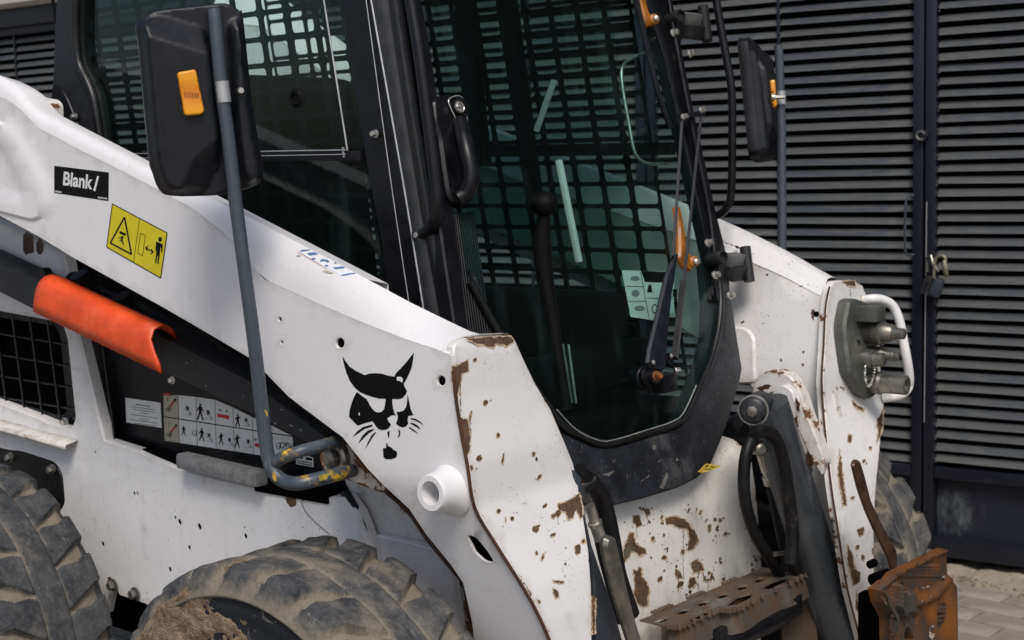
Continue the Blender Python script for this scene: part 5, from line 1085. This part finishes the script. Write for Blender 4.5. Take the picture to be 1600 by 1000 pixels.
# steel guards with rounded square holes
def guard(x0, dx, nx, z0, dz_, nz, y, zref, shear, xmax=9):
    mb = MB(); mx, mz = .09, .10; K = 4
    for i in range(nx):
        for j in range(nz):
            cx_, cz_ = (i + .5) * dx, (j + .5) * dz_
            if x0 + cx_ > xmax: continue
            hx, hz = dx * (.5 - mx), dz_ * (.5 - mz); r_ = min(hx, hz) * .38
            inner, outer = [], []
            for q, (sx, sz_) in enumerate(((1, 1), (-1, 1), (-1, -1), (1, -1))):
                for k in range(K):
                    an = q * math.pi / 2 + k * math.pi / 2 / (K - 1); inner.append((cx_ + sx * (hx - r_) + r_ * math.cos(an), cz_ + sz_ * (hz - r_) + r_ * math.sin(an)))
                    outer.append((cx_ + sx * dx / 2, cz_ + sz_ * dz_ / 2))
            f3 = lambda p: Vector((x0 + p[0] + shear * (z0 + p[1] - zref), y, z0 + p[1])); o = len(mb.v); n_ = len(inner); mb.v += [f3(p) for p in inner] + [f3(p) for p in outer]
            for k in range(n_):
                k2 = (k + 1) % n_; f = [o + k, o + k2, o + n_ + k2, o + n_ + k]
                if outer[k] == outer[k2]: f = [o + k, o + k2, o + n_ + k]
                mb.f.append(f); mb.m.append(0)
    bm_merge(mb); return mb
yg = CN + .035; xa, xb = onY(408, 28, yg).x, onY(493, 28, yg).x; DXg = (xb - xa) / 2; za, zb = onY(450, 15, yg).z, onY(450, 99, yg).z; DZg = (za - zb) / 2
SHR = -.17
gmb = guard(xa - 9 * DXg, DXg, 13, za - 16 * DZg, DZg, 19, yg, onY(450, 28, yg).z, SHR)
gd = link('window_guard', gmb, 'dark', LOADER, smooth=False, solid=.004)
yf = CF_ - .035; xa, xb = onY(907, 56, yf).x, onY(949, 56, yf).x; DXf = xb - xa; za, zb = onY(690, 34, yf).z, onY(690, 195, yf).z; DZf = (za - zb) / 5
gmb = guard(xa - 14 * DXf, DXf, 17, za - 17 * DZf, DZf, 20, yf, onY(907, 56, yf).z, SHR, onY(1045, 340, yf).x + SHR * (onY(907, 56, yf).z - 1.356))
gd2 = link('window_guard', gmb, 'dark', LOADER, smooth=False, solid=.004)
# far posts seen through the door
mb = MB()
for a, b, wd in (((722, -40), (752, 260), .05), ((790, -40), (838, 330), .035)): mb.bar(onY(*a, CF_ - .06), onY(*b, CF_ - .06), .03, wd, up=(1, 0, 0))
mb.bar(onY(650, 238, CF_ - .055), onY(1050, 232, CF_ - .055), .03, .03); link_split('far_window_frame', mb, 'dark', cabo, smooth=False)
# door
GL = [(655, -70), (664, 0), (690, 130), (714, 300), (735, 440), (790, 540), (862, 640), (885, 668), (907, 680), (932, 691), (957, 692), (1014, 676), (1053, 664), (1072, 650), (1093, 605), (1110, 565), (1122, 517), (1124, 470), (1118, 420), (1090, 300), (1050, 120), (1005, -70)]
door = plate('door', GL, lambda a, b: onD(a, b), tuple(-DN * .006), 'glass', LOADER, [], step=0, ch=0, label='green tinted glass cab door')
mb = MB(); mb.tube([tuple(onD(a, b, .004)) for a, b in spline([(735, 440), (790, 540), (858, 640), (882, 668), (907, 680), (932, 691), (957, 692), (1014, 676), (1053, 664), (1072, 650), (1093, 605), (1110, 565), (1122, 517), (1126, 470), (1122, 430)], 6)], .0085, 10); link('door_seal', mb, 'seal', door)
mb = MB(); mb.tube([tuple(onD(a, b, .012)) for a, b in spline([(870, 640), (900, 671), (932, 687), (957, 688), (1014, 671), (1050, 659), (1068, 645), (1088, 602)], 6)], .0015, 6); link('seal_highlight_strip', mb, 'sealpale', door)  # thin pale tube painted as the highlight on the seal
LF = [(735, 420), (760, 480), (800, 560), (862, 658), (880, 700), (897, 735), (912, 765), (930, 782), (957, 790), (1005, 779), (1060, 762), (1090, 747), (1112, 725), (1127, 690), (1141, 652), (1158, 592), (1161, 575), (1152, 520), (1142, 450), (1135, 405), (1120, 405), (1126, 470), (1125, 520), (1114, 566), (1097, 608), (1077, 655), (1057, 670), (1016, 683), (957, 700), (930, 699), (904, 688), (880, 676), (856, 646), (786, 545), (745, 430)]
plate('door_lower_frame', LF, lambda a, b: onD(a, b, .006), tuple(-DN * .06), 'black_low', door, [], step=16, ch=3)
chips('paint_scrapes', [[(1030, 762), (1042, 738), (1044, 745), (1036, 765)], [(940, 742), (960, 735), (952, 744)], blob(1022, 699, 3, 1.5), blob(1005, 750, .8, 6), blob(1012, 745, .8, 6), blob(960, 720, .7, 5), blob(1058, 718, 2), blob(980, 745, .8, 4), blob(1140, 590, 1.2), blob(1100, 690, 1.4), blob(1030, 720, .8, 5), blob(1070, 735, .9, 3)], lambda a, b, o: onD(a, b, .006 + o), door, .001, 'scrape', .9)
RF = [(1000, -70), (1045, -70), (1052, 0), (1085, 170), (1120, 330), (1140, 410), (1142, 455), (1124, 470), (1116, 425), (1088, 300), (1040, 90), (1012, 0)]
plate('door_right_frame', RF, lambda a, b: onD(a, b, .006), tuple(-DN * .03), 'black', door, [], step=24, ch=2)
LFr = [(648, -70), (660, 0), (682, 130), (706, 300), (722, 420), (735, 560), (718, 560), (700, 440), (684, 330), (662, 170), (640, 0), (632, -70)]
plate('door_left_frame', LFr, lambda a, b: onD(a, b, .004), tuple(-DN * .03), 'black', door, [], step=24, ch=2)
# ribbed trim beside the glass
mb = MB()
for k in range(15):
    t = k / 14; a0, b0 = lerp(692, 738, t), lerp(338, 330, t); a1, b1 = lerp(716, 768, t), lerp(540, 532, t); mb.tube([onD(a0, b0, -.008), onD(a1, b1, -.008)], .0021, 6)
o = link('ribbed_trim', mb, 'black', door)
mb = MB(); mb.poly([onD(a, b, -.012) for a, b in ((690, 338), (740, 330), (770, 534), (714, 540))]); link('trim_backing', mb, 'dark', door, smooth=False)
# door handle
HB = rounded([(677, 158), (684, 149), (705, 147), (722, 151), (729, 168), (736, 210), (742, 262), (742, 290), (735, 308), (720, 317), (706, 315), (700, 300), (694, 260), (688, 215), (680, 190)], 6)
plate('door_handle', HB, lambda a, b: onD(a, b, .018), tuple(-DN * .02), 'black', door, [], step=9, ch=3)
mb = MB(); mb.tube([tuple(onD(a, b, o)) for a, b, o in spline([(718, 190, .018), (724, 215, .034), (730, 240, .044), (735, 265, .046), (735, 285, .042), (728, 302, .03), (716, 310, .018)], 6)], [.016] * 37, 14); mb.lathe(onD(717, 168, .018), DN, [(0, .020), (.008, .019), (.012, .015)], 24); link('handle_grip', mb, 'black', door, angle=60)
mb = MB(); mb.lathe(onD(717, 168, .028), DN, [(0, .0115), (.005, .0112), (.006, .0095), (.005, .0085), (.006, .002)], 24); kx = onD(717, 168, .0345); mb.box(kx, .001, .008, .0016, mi=1); link('lock_cylinder', mb, ['steel', 'void'], door)
mb = MB(); mb.tube([tuple(onD(a, b, .021)) for a, b in spline([(722, 205), (712, 185), (701, 160), (706, 152), (718, 150), (726, 160), (731, 195)], 5)], .0012, 6); link('handle_edge_strip', mb, 'silver', door)
# hinges
def hinge(px, py):
    RY = Matrix.Rotation(.25, 3, 'Y'); P = lambda dx, dy, o: onD(px + dx, py + dy, o); mb = MB()
    mb.lathe(P(-18, -1, .03), Vector((.95, -.25, .15)), [(-.03, .0165), (.016, .0165), (.019, .0145), (.019, .0125), (.010, .012), (.010, .001)], 22, 1)
    mb.box(P(6, 2, .022), .030, .056, .030, RY, ch=.004)
    mb.box(P(10, 22, .016), .034, .070, .036, RY, mi=1, ch=.006)
    mb.tube([P(24, -18, .03), P(31, 36, .03)], .0135, 14, mi=1)
    mb.box(P(-16, 22, .012), .012, .034, .075, RY, mi=1, ch=.003)
    return link('hinge', mb, ['hingegrey', 'black_tex'], door)
hinge(1140, 404); hinge(1074, 28)
mb = MB()
for x, y in ((1105, 380), (1116, 430), (1139, 462), (1051, 52), (1077, 84)): mb.hexbolt(onD(x, y, .022), DN, .0075, .014)
link_split('bolt', mb, 'steel', door)
mb = MB(); mb.tube([tuple(onD(a, b, .022)) for a, b in spline([(1040, -30), (1054, 55), (1072, 150), (1090, 240), (1108, 330), (1116, 400)], 5)], .0062, 10); mb.tube([tuple(onD(a, b, .014)) for a, b in spline([(985, -40), (1008, 60), (1030, 150), (1048, 200)], 5)], .007, 8); link_split('door_strut', mb, 'dullsteel' if False else 'black', door)
mb = MB(); mb.tube([onY(a, b, .60) for a, b in spline([(1110, -60), (1119, 0), (1133, 80), (1143, 140), (1144, 220), (1143, 295), (1138, 320), (1126, 334), (1112, 338)], 6)], .0098, 14); link('grab_rail', mb, 'black', LOADER, label='bent black grab rail at the far door edge')
mb = MB(); mb.tube([tuple(onD(a, b, -.03)) for a, b in spline([(1012, 80), (995, 87), (977, 98), (971, 112), (974, 145), (982, 190), (990, 232), (998, 248), (1012, 255), (1040, 257)], 6)], .004, 10); link('inner_handle', mb, 'steel', door)
for LVp, bs in (([(1056, 322), (1064, 322), (1070, 350), (1075, 385), (1078, 396), (1087, 402), (1088, 415), (1080, 424), (1069, 416), (1062, 402), (1063, 385), (1062, 355)], (1082, 409)), ([(996, -20), (1006, -20), (1012, 5), (1016, 20), (1024, 24), (1025, 36), (1015, 42), (1008, 32), (1003, 10)], (1020, 31))):
    lv_ = plate('release_lever', rounded(LVp, 3), lambda a, b: onD(a, b, .022), tuple(-DN * .012), 'amber_knob', door, [], step=8, ch=2)
    mb = MB(); mb.lathe(onD(bs[0], bs[1], .022), (.9, -.5, .1), [(-.012, .014), (.010, .0125), (.013, .008)], 16); mb.lathe(onD(bs[0], bs[1], .022), (.9, -.5, .1), [(.0, .007), (.022, .007), (.024, .004)], 6, 1); link('lever_boss', mb, ['amber_knob', 'steel'], door)
# wiper
wp = MB(); A = [onD(a, b, .040) for a, b in ((1059, 410), (1050, 455), (1045, 500), (1040, 570), (1034, 578))]; 
wiper = plate('wiper', [(1056, 395), (1062, 398), (1052, 460), (1046, 520), (1042, 575), (1032, 580), (1018, 574), (1012, 566), (1014, 548), (1028, 490), (1042, 430)], lambda a, b: onD(a, b, .045), tuple(-DN * .008), 'wiper', LOADER, [], step=20, ch=2.5, label='black parallel arm windscreen wiper')
mb = MB(); mb.bar(onD(1066, 186, .046), onD(1052, 400, .048), .006, .006); mb.bar(onD(1096, 178, .046), onD(1060, 520, .048), .006, .006); mb.bar(onD(1064, 182, .04), onD(1097, 176, .04), .020, .010); link_split('wiper_rod', mb, 'wiper', wiper)
mb = MB(); mb.bar(onD(1068, 440, .050), onD(1054, 560, .050), .012, .016); link('wiper_second_arm', mb, 'black', wiper)
mb = MB(); mb.hexbolt(onD(1067, 183, .05), DN, .006, .012); mb.hexbolt(onD(1095, 172, .05), DN, .006, .012); mb.hexbolt(onD(1021, 566, .047), DN, .004, .003); mb.hexbolt(onD(1049, 556, .056), DN, .004, .003); link_split('pivot_pin', mb, 'steel', wiper)
mb = MB(); ax = Vector((.95, -.30, .2)); c = onD(1008, 590, .0); mb.lathe(c, ax, [(-.03, .026), (.006, .026), (.008, .024), (.02, .024), (.022, .022), (.035, .017), (.04, .016)], 26); mb.box(onD(1038, 598, .012), .035, .055, .04, ch=.005); mb.lathe(onD(1036, 565, .03), DN, [(-.01, .012), (.02, .012)], 14); link('wiper_motor', mb, 'black', wiper)
mb = MB(); mb.hexbolt(c + ax.normalized() * .038, ax, .008, .016); link('rusty_nut', mb, 'rust', wiper, label='orange rusted nut'); mb = MB(); mb.hexbolt(onD(1054, 579, .02), (.6, .8, .1), .006, .012); link_split('bolt', mb, 'steel', wiper)
# instruction panel inside the glass
def ipS(px, py, off=0): return onD(px, py, -.018 + off)
def iz(p): return zm(960, 400, 4.545, p)
IP = [(iz([(52, 102), (430, 110), (420, 400), (300, 460), (115, 432)]), 1, 0), (iz([(190, 105), (430, 115), (425, 185), (215, 182)]), 2, 1)] + [(iz(ln(a, b, 4)), 0, 1) for a, b in (((187, 110), (245, 440)), ((80, 215), (210, 218)), ((100, 322), (228, 322)), ((215, 182), (430, 190)), ((235, 298), (420, 305)))]
IP += [(iz([(243, 205), (262, 205), (270, 258), (232, 258)]), 0, 1), (iz(circ(286, 375, 22, 34, 14)), 0, 1), (iz(circ(286, 375, 15, 26, 14)), 1, 2), (iz(circ(148, 160, 34, 18, 10)), 3, 1), (iz(circ(150, 265, 30, 26, 10)), 3, 1), (iz(circ(178, 372, 38, 20, 10)), 3, 1), (iz([(415, 235), (445, 235), (445, 290), (415, 290)]), 0, 1)]
print_on('operator_decal', IP, ipS, cabo, ['stick_black', 'stick_white', 'stick_black', 'hose_mark'], label='white operating instruction decal inside the door glass')
# interior
def seat():
    mb = MB(); mb.box((.02, MID, 1.08), .46, .48, .14, ch=.05); mb.box((-.22, MID, 1.42), .14, .46, .62, Matrix.Rotation(-.12, 3, 'Y'), ch=.05); return link('seat', mb, 'dark', LOADER)
seat()
jb = onY(850, 318, -.12); mb = MB(); mb.tube([jb + Vector((0, 0, -.02)), onY(846, 380, -.12), onY(852, 440, -.12), onY(868, 530, -.12), onY(885, 640, -.12)], [.012, .02, .018, .012, .012], 14); mb.lathe(jb - Vector((0, 0, .025)), (0, 0, 1), [(0, .012), (.004, .018), (.014, .026), (.026, .029), (.038, .025), (.046, .014), (.049, .002)], 22); link('joystick', mb, 'dark', LOADER)
mb = MB(); mb.tube([onY(a, b, -.05) for a, b in ((858, 470), (874, 535))], .004, 8); mb.tube([onY(a, b, -.05) for a, b in ((876, 538), (890, 630))], .008, 10); mb.tube([onY(a, b, -.05) for a, b in ((888, 538), (900, 630))], .003, 10); link_split('control_rod', mb, 'steel', LOADER)
mb = MB(); mb.bar(onY(873, 250, .25), onY(905, 410, .25), .014, .013, ch=.003); mb.bar(onY(866, 125, .3), onY(838, 205, .3), .013, .010, ch=.002); link_split('pale_reflection', mb, 'stick_white', LOADER)  # pale bars stand in for a reflection in the door glass
mb = MB(); mb.box((.60, MID, 1.02), .06, .80, .10, ch=.02); mb.box((.35, .40, 1.10), .45, .12, .16, ch=.03); mb.box((.35, -.24, 1.08), .45, .10, .14, ch=.03); link_split('armrest_console', mb, 'dark', LOADER)
plate('arm_lug', rounded([(46, 150), (74, 156), (80, 164), (81, 184), (60, 200), (40, 180)], 4), lambda a, b: onY(a, b, -.56), (0, .03, 0), 'white_worn', arm, [], step=8, ch=1)
# ---- mirrors
MR, MT, MTP = (3.2, -5.6, -11), (.022, .04, .03), (.030, .085, .02)
MN = Vector((.87, -.5, 0)).normalized(); MP = onY(340, 150, -.80) - MN * .016
MO = [(213, 42), (218, 76), (233, 239), (240, 270), (250, 296), (268, 306), (323, 306), (360, 302), (395, 292), (409, 281), (411, 262), (394, 157), (380, 28), (374, 17), (363, 9), (346, 5), (309, 9), (253, 15), (233, 21), (219, 31)]
MO = spline(MO, 3, True)
PANEL = [(206, 52), (322, 86), (344, 210), (300, 248), (272, 312), (240, 300), (222, 200)]; PANR = [(374, 50), (392, 80), (420, 262), (410, 290), (380, 270), (370, 200)]
GRV = [(336, 22), (347, 150), (366, 310)]
def mrel(a, b):
    P = np.array([[a, b]]); d = distpoly(P, MO)[0]; h = 0
    i = inside(P, PANEL)[0]; dp = distpoly(P, PANEL)[0]; h = .030 if i else .030 * max(0, 1 - dp / 42)
    i = inside(P, PANR)[0]; dp = distpoly(P, PANR)[0]; h = max(h, .022 if i else .022 * max(0, 1 - dp / 26))
    h = h * min(1, max(0, (d - 2.5) / 10)); g = distpoly(P, GRV, False)[0]; h -= .030 * math.exp(-(g / 15) ** 4) if b < 320 else 0
    return max(h, .001)
def mS(px, py, off=0): return onP(px, py, MP + MN * off, MN)
mir = plate('mirror', MO, mS, tuple(-MN * .022), 'black_mir', LOADER, [], step=6.5, ch=2.2, relief=mrel, label='black plastic mirror back on a bent grey pole') if False else None
M['black_mir'] = simple('black_mirror_plastic', (.0045, .0055, .0085), .38, var=.2, bump=.30, bscale=800, dust=.02, spec=.36)
mir = plate('mirror', MO, mS, tuple(-MN * .022), 'black_mir', LOADER, [], step=4, ch=2.2, relief=mrel, angle=75, label='black mirror on a bent grey pole at the near arm')
plate('mirror_rim', MO, lambda a, b: mS(a, b, -.022), tuple(-MN * .006), 'seal', mir, [inset(MO, 7)], step=0, ch=0)
mb = MB(); mb.poly([mS(a, b, -.026) for a, b in inset(MO, 6)]); link('mirror_glass', mb, 'mirror', mir, smooth=False)
RFL = rounded([(277, 113), (306, 108), (320, 174), (314, 179), (289, 181)], 5)
plate('reflector', RFL, lambda a, b: mS(a, b, .042), tuple(-MN * .013), 'amber', mir, [], step=1.6, ch=2.2, relief=lambda a, b: .0011 * math.sin((a - b * .17) * 1.45) * (0 if 142 < b < 150 else 1), angle=80)
print_on('reflector_mark', [([(287 + k * 4, 143 + k * .4), (289.5 + k * 4, 143 + k * .4), (290 + k * 4, 150 + k * .4), (288 + k * 4, 150 + k * .4)], 0, 0) for k in range(6)], lambda a, b, o: mS(a, b, .0436 + o), mir, ['amber_dark'])
mb = MB(); mb.hexbolt(mS(372, 143, .0), MN, .006, .03); link_split('bolt', mb, 'steel', mir)
PL = [(334, 15, -.80), (337, 40, -.80), (345, 130, -.798), (356, 210, -.793), (370, 330, -.785), (386, 450, -.775), (399, 550, -.765), (408, 630, -.755), (415, 690, -.75), (421, 722, -.748), (431, 742, -.745), (447, 753, -.74), (468, 755, -.735), (495, 749, -.71), (522, 742, -.67), (550, 735, -.61)]
pts = spline(PL, 5); P3 = [onY(*p) for p in pts]
mb = MB(); mb.tube(P3, [.0112 + .0014 * min(1, i / len(P3) * 1.6) for i in range(len(P3))], 18); n0 = len(mb.v)
BR = spline([(424, 728, -.745), (440, 716, -.74), (470, 705, -.72), (500, 697, -.68), (525, 690, -.62)], 5); mb.tube([onY(*p) for p in BR], .0112, 16)
mb.at['chip'] = [min(1, max(0, (i / 18 / len(P3) - .58) * 2.6)) for i in range(n0)] + [.75] * (len(mb.v) - n0)
pole = link('mirror_pole', mb, 'pole', mir, angle=60)
mb = MB(); mb.tube([onY(*p) for p in ((346.4, 127, -.798), (350.5, 160, -.796))], .0122, 18); link('pole_sleeve', mb, 'silver', mir)
chips('yellow_paint_chips', [[(425, 735), (430, 740), (432, 752), (426, 748)], [(490, 748), (505, 741), (520, 738), (508, 749), (494, 754)], [(396, 558), (402, 560), (400, 570), (396, 572)], [(412, 640), (418, 642), (418, 652)]], lambda a, b, o: onY(a, b, -.752 + (.05 if a > 480 else 0) - .012 - o), mir, 0, 'ochre', 1.4)
mir2 = mirrored(mir, LOADER); mir2['label'] = 'black mirror seen edge on beside the gate'
for ch_ in [c for c in mir.children if c.name.split('.')[0] not in ('yellow_paint_chips',)]:
    mirrored(ch_, mir2)
# the far mirror is turned a little on its pole
pv = wloc(mir2); from mathutils import Euler
RM = Euler([math.radians(a) for a in MR]).to_matrix()
for o in [mir2] + list(mir2.children):
    k = o.name.split('.')[0]; c = wloc(o)
    if k not in ('mirror_pole', 'pole_sleeve', 'bolt'):
        me = o.data; nc = pv + RM @ (c - pv)
        for v in me.vertices: v.co = RM @ v.co
    else: nc = c
    nc = nc + Vector(MT if k not in ('mirror_pole', 'pole_sleeve', 'bolt') else MTP)
    o['w'] = tuple(nc)
base = Vector(mir2['w']); mir2.location = base - wloc(LOADER)
for o in mir2.children: o.location = Vector(o['w']) - base
for o in [mir2] + list(mir2.children): del o['w']
